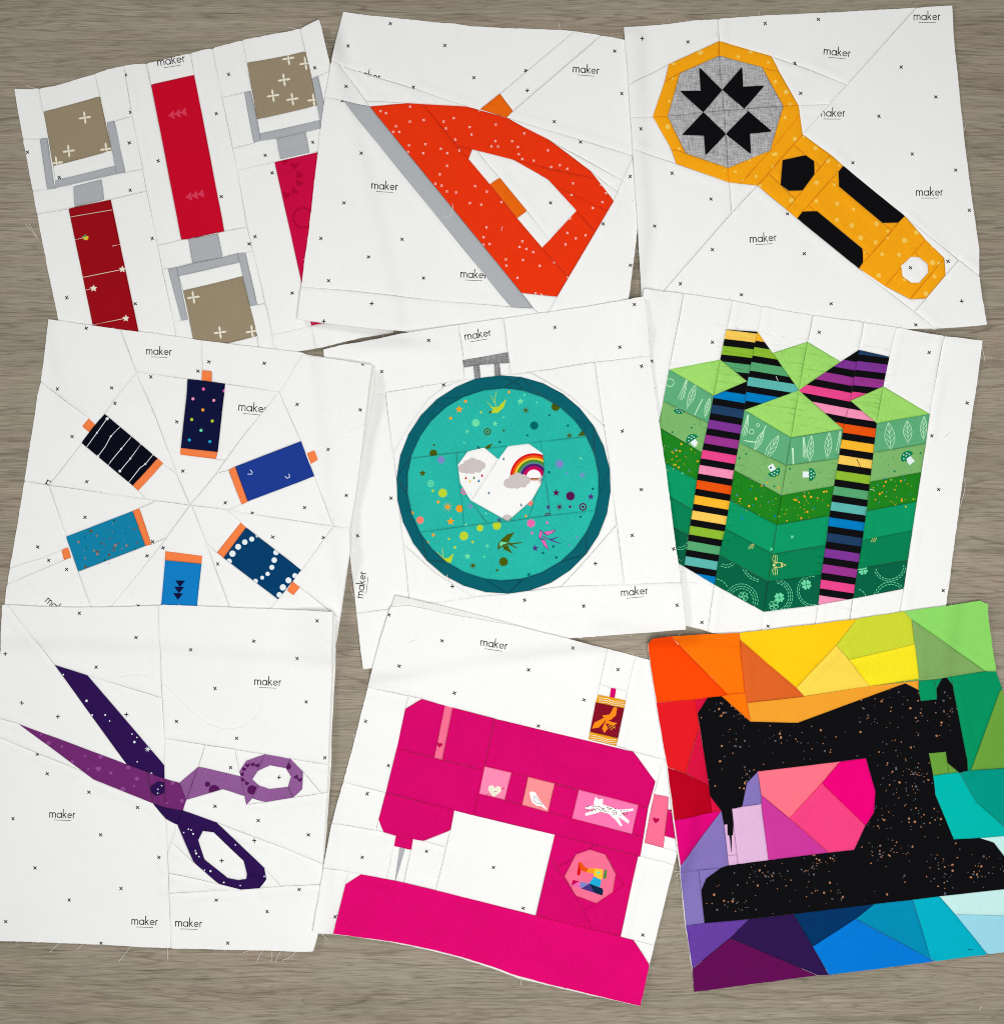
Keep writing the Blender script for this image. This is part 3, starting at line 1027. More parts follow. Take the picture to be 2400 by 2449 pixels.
b.reg('white', 'hole_patch', (1458,1230),(1500,1230),(1540,1262),(1543,1305),(1498,1355),(1460,1355),(1418,1322),(1412,1272))
b.seam((540,265),(557,428)); b.seam((575,640),(583,803)); b.seam((557,428),(573,640)); b.seam((293,555),(465,535),(660,520),(848,505))
b.seam((540,195),(540,265)); b.seam((222,557),(293,555)); b.seam((848,505),(920,502)); b.seam((583,803),(590,872)); b.seam((280,388),(352,348)); b.seam((745,318),(830,342)); b.seam((310,710),(380,732)); b.seam((925,550),(785,720),(645,875))
b.seam((535,90),(540,195)); b.seam((1490,36),(1155,405),(945,642),(728,888),(600,1020),(300,1365),(190,1500)); b.seam((105,408),(300,305)); b.seam((790,265),(960,325),(1155,405)); b.seam((112,565),(222,557)); b.seam((920,502),(1075,498)); b.seam((130,715),(335,782)); b.seam((590,872),(600,1020))
b.seam((1075,740),(865,1003)); b.seam((1135,793),(915,1045)); b.seam((1430,1034),(1210,1285)); b.seam((1530,1148),(1335,1370)); b.seam((1620,1237),(1455,1433)); b.seam((905,695),(1028,798)); b.seam((785,835),(905,950)); b.seam((1085,868),(1115,890)); b.seam((1325,1067),(1372,1103)); b.seam((975,985),(1010,1010)); b.seam((1227,1190),(1262,1222)); b.seam((1480,1205),(1500,1230)); b.seam((1400,1295),(1418,1322))
b.seam((1430,1034),(1690,1245),(1790,1322)); b.seam((1210,1285),(1475,1495),(1575,1577)); b.seam((1690,1245),(1475,1495))
b.xs((390,200),(760,111),(1015,91),(903,301),(930,446),(1411,321),(1578,463),(1305,556),(163,620),(1465,737),(314,829),(1180,779),(1672,815),(500,953),(867,1024),(1738,1007),(230,1083),(507,1196),(947,1215),(353,1360),(646,1412),(1076,1455),(1636,1252),(1455,1283),(1478,1558))
b.xs((170,186),(1698,1445), plus=True)
b.maker(1535,80,0,126); b.maker(1105,250,6,126); b.maker(1078,543,0,126,'maker',(1110,543)); b.maker(1547,922,0,126); b.maker(750,1143,-4,126)
for x, y, r in ((450,250,14),(320,300,12),(630,270,9),(690,247,12),(775,298,8),(808,390,10),(860,440,13),(300,483,8),(318,373,7),(293,607,14),(347,711,7),(855,562,9),(800,740,9),(880,498,8),(685,765,8),(617,822,8),(565,818,5),(500,775,5),(655,865,7),(902,666,12),(810,738,10),(715,845,9),(1000,710,11),(1060,770,12),(1005,876,12),(945,655,7),(885,960,13),(800,800,10),(1005,963,10),(1105,975,11),(1090,884,8),(1183,1003,8),(1103,1053,11),(1174,1080,13),(1293,1072,12),(1217,1139,13),(1289,1161,11),(1347,1108,8),(1345,1140,7),(1240,1205,8),(1428,1152,14),(1485,1113,13),(1320,1218,11),(1401,1220,11),(1303,1320,12),(1561,1258,14),(1592,1262,10),(1570,1325,11),(1528,1408,13),(1427,1340,10),(1560,1182,6),(735,888,8),(1115,790,6)):
    b.dot('goldpale', x, y, r*.92, 9)
b.thread((1705,645),(1718,610),(1722,598)); b.thread((1700,610),(1712,572)); b.thread((165,1432),(150,1428),(125,1438)); b.thread((1560,1577),(1570,1583),(1585,1566))
b.lift(1800,1540,190,1.5); b.lift(1560,1580,160,1.6)
b.build()

# ================================================================== gift / present block
b = Block('quilt_block', 'white quilt block pieced with a green present box tied with striped ribbon', 1500, 680, .47269, 8, 24)
b.outl((80,30),(190,42),(290,52),(410,68),(528,86),(680,115),(800,138),(937,160),(1060,178),(1191,196),(1355,222),(1480,246),(1600,265),(1793,285),(1785,370),(1770,480),(1740,680),(1700,950),(1655,1300),(1625,1530),(1590,1760),(1575,1935),(1000,1870),(700,1800),(560,1772),(430,1764),(375,1745),(290,1726),(100,1700),(-130,1660),(-70,1200),(10,500))
B = b
def quad(mat, name, *pts): B.reg(mat, name, *pts)
# tops
quad('lime','box_top_patch',(470,380),(212,430),(437,562)); quad('lime','box_top_patch',(470,380),(607,490),(437,562))
quad('lime','box_top_patch',(735,347),(912,290),(868,535)); quad('lime','box_top_patch',(912,290),(1080,390),(868,535))
quad('lime','box_top_patch',(868,535),(592,635),(828,775)); quad('lime','box_top_patch',(868,535),(1092,732),(828,775))
quad('lime','box_top_patch',(1295,515),(1128,588),(1262,703)); quad('lime','box_top_patch',(1295,515),(1530,655),(1262,703))
Lf = [((212,430),(437,562)),((182,590),(410,700)),((155,720),(377,850)),((130,870),(352,990)),((105,1010),(330,1140)),((85,1150),(310,1270)),((60,1295),(287,1428))]
Cl = [((592,635),(828,775)),((565,800),(805,915)),((540,940),(780,1068)),((520,1090),(757,1217)),((495,1235),(735,1365)),((465,1370),(712,1505)),((440,1520),(690,1657))]
Cr = [((828,775),(1092,732)),((805,915),(1070,880)),((780,1068),(1045,1020)),((757,1217),(1022,1170)),((735,1365),(1003,1318)),((712,1505),(982,1470)),((690,1657),(965,1622))]
Rt = [((1262,703),(1530,655)),((1245,850),(1510,805)),((1228,1000),(1487,950)),((1210,1147),(1465,1100)),((1190,1295),(1443,1245)),((1165,1440),(1420,1395)),((1142,1590),(1398,1540))]
for face in (Lf, Cl, Cr, Rt):
    for k, m in enumerate(('mint','mush','olive','green1','green2','green3')):
        (a, c), (d, e) = face[k], face[k+1]
        quad(m, 'box_side_patch', a, c, e, d)
quad('black','ribbon_patch',(500,228),(657,240),(607,490),(470,380)); quad('black','ribbon_patch',(437,562),(607,490),(592,635),(440,1520),(287,1428))
quad('black','ribbon_patch',(657,240),(868,535),(592,635),(607,490)); quad('black','ribbon_patch',(1172,330),(868,535),(1092,732),(1128,588))
quad('black','ribbon_patch',(1172,330),(1325,365),(1295,515),(1128,588)); quad('black','ribbon_patch',(1128,588),(1262,703),(1142,1590),(965,1622),(1092,732))
V1=((528,86),(500,228),(470,380)); V1b=((287,1428),(268,1520),(250,1725))
b.seam((283,52),(212,430),(150,740),(60,1295)); b.seam(*V1); b.seam(*V1b); b.seam((680,115),(657,240)); b.seam((440,1520),(420,1640),(405,1755)); b.seam((937,160),(912,290)); b.seam((690,1657),(675,1790)); b.seam((1191,196),(1172,330)); b.seam((965,1622),(948,1740),(935,1850)); b.seam((1355,222),(1325,365)); b.seam((1142,1590),(1120,1740),(1100,1880)); b.seam((1600,265),(1565,460),(1530,655)); b.seam((1398,1540),(1380,1660),(1350,1910))
def stripes(cols, cx, cy, sx, sy, slope, anchor, hw=130, half=22.5):
    for k, c in enumerate(cols):
        x, y = cx + sx*k, cy + sy*k
        B.prt(c, [(x-hw, y-half-slope*hw), (x+hw, y-half+slope*hw), (x+hw, y+half+slope*hw), (x-hw, y+half-slope*hw)], anchor)
seq = ['s_blue','s_navy','s_purple','s_magpurple','s_pink','s_lpink','s_orange','s_amber','s_yellow','s_lime','s_green','s_cyan','s_blue']
stripes(['s_yellow','s_lime','s_green'], 570, 262, -4, 80, .12, (560,300)); stripes(seq, 520, 566, -11.2, 77.2, .17, (490,800))
stripes(['s_amber','s_lime','s_green','s_cyan','s_blue'], 670, 265, 5, 79, .16, (700,450), 240)
stripes(['s_navy','s_purple','s_magpurple','s_pink'], 1240, 340, -18, 77, .12, (1230,400))
stripes(['s_purple','s_magpurple','s_pink','s_lpink','s_orange'], 1110, 405, -20, 77.5, .19, (1060,560), 240)
stripes(['s_lpink','s_orange','s_amber','s_yellow','s_lime','s_green','s_cyan','s_blue','s_navy','s_purple','s_magpurple','s_pink','s_lpink'], 1180, 660, -11.5, 78.9, .15, (1120,1000))
# leaf and grass lines of the mint print
def tuft(x, y, dx, dy, n, spread, anchor):
    for k in range(n):
        f = (k/(n-1) - .5)*2
        mx, my = x + dx*.5 + spread*f*.75, y + dy*.5
        B.line('mintpale', [(x + f*spread*.2, y), (mx, my), (x + dx + f*spread*1.1, y + dy*(1-.12*abs(f)))], 1.15, anchor)
def leaf(x, y, dx, dy, w, anchor):
    c = np.array((x, y), float); d = np.array((dx, dy), float); nn = np.array((-dy, dx)) / max(1.0, math.hypot(dx, dy))
    side = lambda f, s_: tuple(c + d*f + nn*s_*w*math.sin(math.pi*min(1, f*.95)))
    for s_ in (-1, 1):
        B.line('mintpale', [side(f/6, s_) for f in range(7)], 1.15, anchor)
        for f in (.3, .48, .66):
            B.line('mintpale', [tuple(c + d*(f+.12)), side(f - .08, s_*.85)], .95, anchor)
    B.line('mintpale', [tuple(c), tuple(c + d*1.12)], 1.0, anchor)
for q in ((345,505,-40,110,16,(330,560)),(415,575,-22,90,12,(405,640)),(765,765,-70,120,20,(740,800)),(690,740,-45,95,14,(680,780)),(1320,700,12,130,26,(1340,760)),(1415,690,4,105,22,(1420,740)),(1500,668,-4,110,16,(1490,720)),(1020,750,-10,120,18,(1000,800)),(930,765,-8,125,16,(950,800))):
    leaf(*q)
for (x, y, dx, dy, n, sp, an) in ((300,480,-30,110,4,14,(320,560)),(610,660,-20,110,4,12,(640,720)),(590,790,60,10,3,14,(640,760)),(890,775,10,110,4,10,(950,800)),(1075,745,-10,110,3,10,(1040,800))):
    tuft(x, y, dx, dy, n, sp, an)
for x, y, r, an in ((215,497,22,(230,520)),(627,745,14,None),(660,712,9,None),(680,760,10,None)):
    B.prt('mintpale', [(x+r*math.cos(t*.7), y+r*math.sin(t*.7)) for t in range(9)], an or (x, y)); B.prt('mint', [(x+(r-3)*math.cos(t*.7), y+(r-3)*math.sin(t*.7)) for t in range(9)], an or (x, y))
B.line('mintpale', [(835,830),(840,910)], 4); B.line('mintpale', [(700,715),(680,760)], 2.2); B.line('mintpale', [(380,580),(340,660)], 2)
def mushroom(x, y, r, rot, an=None):
    ca, sa = math.cos(math.radians(rot)), math.sin(math.radians(rot))
    T_ = lambda p: (x + r*(p[0]*ca - p[1]*sa), y + r*(p[0]*sa + p[1]*ca))
    B.prt('cream' if 0 else 'dotwhite', [T_(p) for p in ((-.42,-.1),(.42,-.1),(.46,.95),(-.46,.95))], an or (x, y))
    B.prt('green2', [T_((math.cos(math.radians(a)), -math.sin(math.radians(a)))) for a in range(0, 181, 20)], an or (x, y))
    for px, py in ((-.5,-.3),(0,-.35),(.45,-.3),(-.2,-.7),(.3,-.65)):
        q = T_((px, py)); B.dot('dotwhite', q[0], q[1], r*.1, 6, an or (x, y))
mushroom(262,625,32,160,(255,640)); mushroom(330,790,34,-35,(320,775)); mushroom(738,942,34,150); mushroom(918,962,34,90); mushroom(1418,878,36,-40)
for reg, n in (((190,700,380,830),10),((560,830,790,1040),22),((800,930,1060,1050),18),((1240,840,1500,970),18)):
    for k in range(n):
        B.dot('green2', random.uniform(reg[0],reg[2]), random.uniform(reg[1],reg[3]), random.choice((2.2,2.2,3,6)), 6)
for reg in ((180,800,360,960),(530,960,770,1200),(765,1040,1030,1200),(1215,960,1470,1130)):
    for k in range(42):
        B.blob(random.choice(('m_orange','m_orange','s_lime','m_bluegrey','s_blue','s_amber')), random.uniform(reg[0],reg[2]), random.uniform(reg[1],reg[3]), random.choice((2,2.5,3,4.5,6)))
for x, y in ((280,953),(833,1278),(728,1340)):
    B.star('clover', x, y, 11, 4, .45, 45)
def dashes(cx, cy, r, a0, a1, an):
    n = max(2, int(abs(a1-a0)/360*math.tau*r/17))
    for k in range(n):
        t0 = math.radians(a0 + (a1-a0)*k/n); t1 = math.radians(a0 + (a1-a0)*(k+.6)/n)
        B.line('clover', [(cx+r*math.cos(t), cy+r*math.sin(t)) for t in (t0, (t0+t1)/2, t1)], 1.5, an)
for cx, cy, r, a0, a1, an in ((575,1600,72,180,395,(600,1560)),(575,1600,60,190,380,(600,1560)),(575,1600,84,200,380,(600,1560)),(745,1580,70,-80,70,(780,1560)),(745,1580,80,-85,60,(780,1560)),(745,1580,90,-70,50,(780,1560)),
        (940,1550,72,80,280,(900,1560)),(940,1550,82,100,270,(900,1560)),(680,1400,95,100,190,(620,1470)),(680,1400,105,100,190,(620,1470)),(500,1380,40,30,130,(490,1440)),(500,1380,52,30,130,(490,1440)),(1325,1420,72,0,170,(1300,1460)),(1325,1420,82,10,160,(1300,1460)),(1330,1590,72,190,330,(1330,1540)),(1330,1590,84,195,330,(1330,1540)),(1150,1600,60,-70,0,(1180,1560)),(265,1290,40,-10,110,(230,1300)),(265,1290,52,-10,110,(230,1300)),(440,1560,70,-80,-20,(470,1520))):
    dashes(cx, cy, r, a0, a1, an)
for x, y, full in ((905,1520,1),(768,1585,1),(740,1625,0),(585,1580,0),(1190,1445,1)):
    for k in range(4):
        t = math.tau*k/4 + .6
        B.heart('clover', x+15*math.cos(t), y+15*math.sin(t), 13.5, math.degrees(t)+90, (x, y))
        if not full:
            B.heart('green3', x+15*math.cos(t), y+15*math.sin(t), 9, math.degrees(t)+90, (x, y))
an = (765,1420)
for sgn in (-1, 1):
    for dx in (-14, 0, 12):
        B.line('m_beeline', [(752,1420+sgn*8),(745+dx,1420+sgn*28),(748+dx*.6,1420+sgn*50)], 1.2, an)
B.line('m_beeline', [(738,1410),(770,1408),(802,1420),(770,1432),(738,1430)], 1.4, an); B.line('m_beeline', [(780,1410),(780,1430)], 3, an); B.dot('m_beeline', 741, 1420, 7, 7, an)
for x, y in ((630,1328),(1250,1293)):
    for d in (-9, 0, 9): B.line('m_beeline', [(x-10+d,y+10),(x+d,y-8),(x+8+d*.4,y-14)], 1.1, (x, y))
B.line('ink', [(1160,885),(1170,905),(1177,922)], 1.6); B.line('dotwhite', [(752,465),(756,478),(761,486)], 1.2)
b.xs((429,293),(967,244),(1526,345),(1718,600),(1538,766),(1573,1038),(1597,1550),(374,1710),(710,1730),(122,388))
b.thread((1697,960),(1712,1010),(1700,1070),(1682,1130)); b.thread((1590,775),(1610,765),(1632,748), z=.35); b.thread((1790,290),(1800,335),(1811,390)); b.thread((1768,470),(1780,510)); b.thread((1755,530),(1771,556)); b.thread((1612,1535),(1620,1510),(1630,1495)); b.thread((1597,268),(1610,255)); b.thread((1225,1040),(1240,1035),(1250,1048), z=.3)
b.lift(120,40,150,1.4); b.lift(380,1745,150,1.8)
b.fray = .03
b.build()
# ================================================================== hoop block
b = Block('quilt_block', 'white quilt block pieced with a turquoise embroidery hoop and rainbow heart', 760, 690, .47344, -8, 25)
b.outl((30,310),(120,288),(300,262),(500,222),(710,186),(940,151),(1150,123),(1365,92),(1500,70),(1640,48),(1652,120),(1662,220),(1675,340),(1700,530),(1730,740),(1760,950),(1800,1270),(1830,1500),(1850,1700),(1853,1720),(1640,1738),(1450,1752),(1270,1767),(750,1830),(400,1905),(230,1921),(212,1780),(195,1640),(160,1330),(100,880))
cx, cy = 937, 990
NO = 30
out = [(cx + 541*math.cos(math.tau*(k+.3)/NO), cy + 551*math.sin(math.tau*(k+.3)/NO)) for k in range(NO)]
inn = [(935 + 485*math.cos(math.tau*(k+.5)/NO), 989 + 486*math.sin(math.tau*(k+.5)/NO)) for k in range(NO)]
b.reg('hoopring', 'hoop_patch', *out)
b.reg('teal', 'hoop_cloth_patch', *inn)
b.reg('white', 'heart_patch', (705,890),(755,822),(840,803),(912,862),(960,795),(1062,782),(1135,832),(1142,912),(1130,985),(1080,1070),(962,1175),(770,1070),(716,980))
b.reg('melange_dark', 'clasp_patch', (730,362),(960,322),(968,375),(738,397)); b.reg('melange_dark', 'screw_patch', (785,390),(815,385),(820,450),(793,455)); b.reg('melange_dark', 'screw_patch', (890,380),(917,376),(924,438),(893,442))
for k in range(0, NO, 2):
    j = (k + (1 if k % 4 else -1)) % NO
    b.seam(inn[k], out[j])
for k in (19, 23, 27):
    b.seam(inn[k], ((inn[k][0]+out[k][0])/2-20, (inn[k][1]+out[k][1])/2), out[(k-1) % NO])
b.seam((120,552),(300,530),(520,495),(740,460),(795,452)); b.seam((795,452),(985,434),(1200,402),(1400,370),(1678,336))
b.seam((710,186),(735,350)); b.seam((738,397),(745,458)); b.seam((940,151),(962,322)); b.seam((968,375),(975,432))
b.seam((340,525),(380,830),(430,1270),(463,1606)); b.seam((1400,370),(1445,690),(1490,1050),(1512,1210),(1545,1492)); b.seam((742,462),(634,498),(560,555),(462,690),(380,828)); b.seam((1075,425),(1275,540),(1442,690)); b.seam((435,1290),(590,1435),(790,1560)); b.seam((1510,1190),(1370,1350),(1230,1503))
b.seam((195,1640),(463,1605),(790,1560),(1230,1503),(1530,1492),(1830,1482))
b.seam((468,857),(700,828),(935,797),(1127,772),(1352,743)); b.seam((515,1232),(738,1200),(955,1175),(1175,1146),(1400,1120)); b.seam((695,828),(705,890)); b.seam((716,980),(738,1200)); b.seam((1127,772),(1135,832)); b.seam((1142,912),(1175,1146)); b.seam((912,862),(800,1035),(770,1070)); b.seam((770,1070),(855,1188)); b.seam((1110,1020),(1065,1162))
b.xs((561,266),(1196,198),(1593,88),(1524,297),(1632,394),(323,420),(635,487),(369,1059),(200,1249),(1535,722),(1631,1016),(1584,1247),(1043,1573),(1340,1602),(1807,1597),(1792,1315))
b.xs((1399,1389),(679,1505), plus=True)
b.maker(808,236,-10,132); b.maker(220,1497,-83,132); b.maker(1593,1530,-5,132); b.maker(1455,700,-110,132,'ma',(1420,730))
S = b
def q5(*pts): return [(612.5 + .3661*x, 718.1 + .3661*y) for x, y in pts]
S.prt('m_lime', [(848,565),(880,598),(906,600),(952,557),(938,600),(908,628),(866,630),(885,613)], (900,615)); S.line('m_lime', [(900,605),(893,560),(900,520)], 1.4, (900,615)); S.line('m_lime', [(890,575),(872,540)], 1.2, (900,615)); S.dot('m_olive', 870, 625, 7)
for f, items in (('star', (('m_orange',713,610,20),('m_mint',1022,570,18),('m_mint',895,683,15),('m_olive',528,933,19),('m_orange',670,1177,21),('m_plum',1203,1032,20),('m_purple',1378,1052,19),('m_purple',1163,1105,14),('m_mint',755,1353,18),('m_purple',1097,1312,18))),
                 ('sun', (('m_olive',1200,597,25),('m_mint',797,678,22),('m_dteal',1092,692,24),('m_olive',583,833,23),('m_lav',622,865,21),('m_lime',630,1033,25),('m_orange',715,1112,21),('m_coral',516,1170,21),('m_coral',1072,1083,16),('m_lav',1220,886,23),('m_plum',1275,1048,26),('m_lime',903,1198,24),('m_lime',818,1210,19),('m_lime',737,1250,25),('m_olive',937,1380,26),('m_pink',1076,1186,23))),
                 ('burst', (('m_olive',1050,615,23),('m_mint',753,722,15),('m_olive',1270,742,22),('m_orange',655,1103,27),('m_lav',770,1100,21),('m_lav',1335,942,22),('m_plum',1220,1103,23),('m_mint',855,1300,15),('m_olive',783,1400,25),('m_dteal',1065,1445,17),('m_purple',915,1170,18)))):
    for m, x, y, r in items:
        getattr(S, f)(m, x, y, r)
for m, x, y, r in (('m_olive',856,723,19),('m_mint',569,985,17),('m_plum',1338,1103,20),('m_pink',738,1024,18),('m_plum',1160,1147,15)):
    S.target(m, x, y, r, 'teal')
for m, x, y, r in (('m_orange',745,570,8),('m_orange',670,655,8),('m_orange',965,523,7),('m_lime',823,625,6),('m_dteal',1168,640,6),('m_olive',938,717,6),('m_dteal',918,775,7),('m_olive',586,790,6),('m_dteal',1057,742,6),('m_mint',936,651,5),('m_mint',738,780,5),('m_lime',580,1022,7),('m_orange',607,1078,8),('m_dteal',1167,928,7),('m_lav',1258,935,6),('m_mint',1327,858,6),('m_dteal',1388,1012,7),('m_plum',1273,1102,7),('m_orange',583,1245,8),('m_lime',781,1281,7),('m_lime',692,1308,7),('m_lime',661,1265,6),('m_olive',905,1423,7),('m_pink',1158,1183,7),('m_pink',1080,1235,7),('m_dteal',1188,1303,7),('m_dteal',1136,1336,7),('m_dteal',1203,1358,7),('m_lav',1307,1258,6),('m_lav',1270,1297,5),('m_dteal',1326,1153,6),('m_mint',746,1193,6),('m_mint',840,1355,5),('m_dteal',1262,692,6),('m_orange',1050,1150,6),('m_mint',848,1136,5),('m_mint',1043,537,5),('m_mint',1105,575,5),('m_orange',555,1282,6),('m_orange',475,1133,9)):
    S.dot(m, x, y, r, 8)
S.prt('m_olive', [(1310,745),(1340,712),(1350,742)], (1330,735)); S.prt('m_dteal', [(805,790),(822,812),(806,815)], (812,806)); S.prt('m_olive', [(832,812),(860,790),(884,782),(868,805),(845,812)], (850,805))
an = q5((900,1560))[0]
for p in ([(1040,1400),(940,1430),(860,1500),(810,1560),(830,1590),(900,1550),(960,1530),(985,1480)], [(805,1650),(812,1560),(850,1510),(950,1540),(1000,1552),(1140,1536),(1140,1550),(1000,1575),(1085,1622),(1060,1626),(960,1572),(880,1588)], [(870,1590),(950,1580),(960,1620),(1020,1705),(960,1670),(890,1640)]):
    S.prt('m_olive', q5(*p), an)
S.prt('m_mint', q5((830,1560),(850,1530),(950,1548),(880,1570),(840,1600)), an)
an = q5((1450,1480))[0]
for p in ([(1420,1400),(1500,1385),(1620,1365),(1560,1420),(1480,1450)], [(1368,1480),(1385,1380),(1415,1365),(1425,1450),(1390,1500)], [(1390,1490),(1450,1500),(1480,1560),(1515,1652),(1440,1590)]):
    S.prt('m_purple', [(x + (4 if 0 else 0), y) for x, y in q5(*p)], an)
    c = np.mean(p, 0); S.prt('m_pink', q5(*[tuple(c + (np.array(t) - c)*.78) for t in p]), an)
S.prt('m_bluegrey', q5((1410,1440),(1440,1450),(1540,1500),(1480,1510),(1430,1490)), an); S.prt('m_purple', q5((1500,1490),(1540,1492),(1650,1458),(1652,1466),(1560,1506),(1674,1556),(1668,1564),(1530,1515)), an)
an = (660,1368); S.prt('m_lime', [(620,1362),(655,1362),(686,1338),(672,1385),(640,1384)], an); S.line('m_lime', [(632,1362),(628,1310)], 1.4, an); S.line('m_lime', [(600,1330),(635,1365)], 1.4, an)
# heart print: rainbow, clouds, drops
hz = (1060,880)
rc = q5((1305,640))[0]
for rad, m in ((330,'m_red'),(300,'s_orange'),(268,'m_yellow'),(242,'m_green'),(205,'m_bluegrey'),(186,'m_violet'),(148,'m_magenta'),(103,'white')):
    R_ = rad*.3661
    S.prt(m, [(rc[0]+R_*math.cos(math.radians(a)), rc[1]+R_*math.sin(math.radians(a))) for a in range(172, 369, 7)], hz)
def cloud(dx, dy, an, k=1.0):
    for x, y, r in ((330,520,66),(400,470,72),(460,445,74),(535,460,64),(585,480,56),(450,530,68),(540,530,52),(380,545,50)):
        p = q5((x+dx, y+dy))[0]; S.dot('m_cloud', p[0], p[1], r*.3661*k, 12, an)
cloud(0, 0, (780,900)); cloud(622, 205, hz)
p = q5((935,1230))[0]; S.dot('m_cloud', p[0], p[1], 76*.366, 12, (955,1150)); p = q5((1425,680))[0]; S.dot('m_cloud', p[0], p[1], 60*.366, 10, hz)
for x, y, m in ((367,655,'m_red'),(424,700,'m_yellow'),(480,652,'m_green'),(545,695,'m_blue'),(590,622,'m_magenta'),(888,390,'m_bluegrey'),(684,862,'m_bluegrey'),(1130,1028,'m_bluegrey'),(1415,680,'m_bluegrey')):
    p = q5((x, y))[0]; S.drop(m, p[0], p[1], 6.5)
b.thread((655,1445),(650,1455),(662,1470),(660,1480), z=.35); b.thread((1270,1766),(1300,1758),(1330,1768)); b.thread((180,1560),(170,1530),(162,1505))
b.lift(1400,1570,260,3.6); b.lift(1750,1530,230,2.6); b.lift(1050,1620,200,2.6); b.lift(215,1870,170,2.2); b.lift(300,270,260,1.5)
b.creases = [(760+.473*250, 690+.473*1105, -.13, 70, .3), (760+.473*1050, 690+.473*1640, -.02, 150, .5)]
b.build()

# ================================================================== thread spool block
b = Block('quilt_block', 'white quilt block with a wheel of six blue thread spools', 0, 740, .48319, 8, 26)
b.outl((243,50),(420,76),(600,101),(800,125),(1003,155),(1250,186),(1505,216),(1522,232),(1680,254),(1845,280),(1826,430),(1810,560),(1795,690),(1780,800),(1760,930),(1735,1085),(1737,1190),(1712,1340),(1690,1490),(1650,1690),(800,1620),(12,1600),(20,1480),(35,1370),(50,1284),(85,1080),(115,880),(120,852),(165,560),(185,420),(200,360),(222,200))
b.backing = b.P([(243,52),(800,127),(1510,222),(1835,280),(1861,293),(1856,380),(1838,500),(1815,605),(1788,760),(1742,1085),(1742,1190),(1716,1340),(1694,1490),(1655,1695),(800,1620),(14,1600),(36,1370),(118,860),(200,362)])
spools = [
 ('navydot', ((930,345),(1113,367),(1075,705),(893,685)), ((893,685),(1075,705),(1067,740),(890,718)), ((1003,302),(1050,308),(1048,358),(1000,352)), ((848,713),(890,718)), ((1067,740),(1112,748))),
 ('blackblue', ((517,517),(778,737),(655,872),(402,660)), ((778,737),(805,762),(682,897),(655,872)), ((437,540),(470,570),(440,607),(405,578)), ((805,762),(870,808)), ((682,897),(715,937))),
 ('blue', ((1162,778),(1488,652),(1555,825),(1225,950)), ((1130,795),(1162,778),(1225,950),(1195,965)), ((1518,712),(1555,698),(1572,745),(1538,765)), ((1130,795),(1068,812)), ((1195,965),(1125,993))),
 ('tealblue', ((325,1125),(655,998),(718,1170),(385,1297)), ((655,998),(687,985),(748,1163),(718,1170)), ((303,1192),(335,1178),(350,1228),(315,1240)), ((687,985),(772,948)), ((748,1163),(820,1133))),
 ('skyblue', ((815,1242),(995,1260),(958,1600),(785,1590)), ((818,1197),(1000,1220),(995,1260),(815,1242)), None, ((775,1191),(818,1197)), ((1000,1220),(1036,1226))),
 ('navyteal', ((1217,1080),(1490,1290),(1375,1435),(1105,1230)), ((1190,1055),(1217,1080),(1105,1230),(1073,1203)), ((1447,1347),(1483,1375),(1450,1415),(1420,1390)), ((1190,1055),(1122,998)), ((1073,1203),(1018,1157)))]
for m, body, base, nub, s1, s2 in spools:
    b.reg(m, 'spool_thread_patch', *body); b.reg('peach', 'spool_end_patch', *base)
    if nub: b.reg('peach', 'spool_pin_patch', *nub)
    b.seam(*s1); b.seam(*s2)
b.seam((118,854),(240,870),(500,907),(772,948),(940,968)); b.seam((940,968),(1122,996),(1400,1036),(1735,1085)); b.seam((600,100),(680,313),(760,512),(875,805),(940,968)); b.seam((1505,215),(1380,405),(1230,590),(1068,812),(940,968))
b.seam((680,313),(930,345)); b.seam((1113,367),(1380,405)); b.seam((680,313),(517,517)); b.seam((402,660),(235,868)); b.seam((1380,405),(1488,652)); b.seam((1555,825),(1650,1073)); b.seam((240,872),(325,1125)); b.seam((385,1297),(450,1475),(500,1600)); b.seam((1650,1075),(1490,1290)); b.seam((1375,1435),(1330,1490),(1280,1650)); b.seam((940,968),(818,1137),(540,1478),(430,1610)); b.seam((945,975),(1020,1155),(1145,1500),(1190,1640))
b.seam((1003,155),(1003,302)); b.seam((200,362),(437,540)); b.seam((1555,698),(1680,645),(1810,578)); b.seam((50,1285),(180,1240),(303,1192)); b.seam((1483,1375),(1560,1435),(1680,1530)); b.seam((50,1362),(315,1240))
b.xs((432,95),(983,307),(750,335),(1310,268),(286,394),(558,390),(570,465),(875,556),(1470,470),(1788,501),(356,629),(905,800),(429,852),(1115,957),(1627,694),(1717,921),(1507,981),(1247,1008),(420,1029),(755,1150),(807,1180),(727,1220),(187,1176),(242,1242),(329,1287),(1349,1127),(1603,1130),(1077,1260),(683,1468),(1037,261),(1800,275))
b.maker(790,211,2,124); b.maker(1250,489,5,138,'maker',(1220,489)); b.maker(280,1475,40,124); b.maker(255,870,-150,124,'ma',(228,850),False)
for x, y, m in ((1007,394,'m_pink'),(1110,403,'m_pink'),(954,442,'s_lpink'),(1058,450,'s_lpink'),(1003,497,'m_orange'),(1103,507,'m_orange'),(948,545,'m_lime'),(1050,552,'m_lime'),(994,598,'m_mint'),(936,646,'m_skyl'),(1038,654,'m_skyl')):
    b.dot(m, x, y, 8, 8, (x-6, y))
for l in ([(531,540),(480,610),(427,682)], [(592,582),(548,628),(520,680),(485,728)], [(648,630),(600,690),(573,722),(535,770)], [(695,668),(645,738),(590,805)], [(757,718),(720,765),(693,785),(637,855)]):
    b.line('dotwhite', l, 1.7, (590,690))
    for p in l[1:2]: b.dot('dotwhite', p[0], p[1], 5, 7, (590,690))
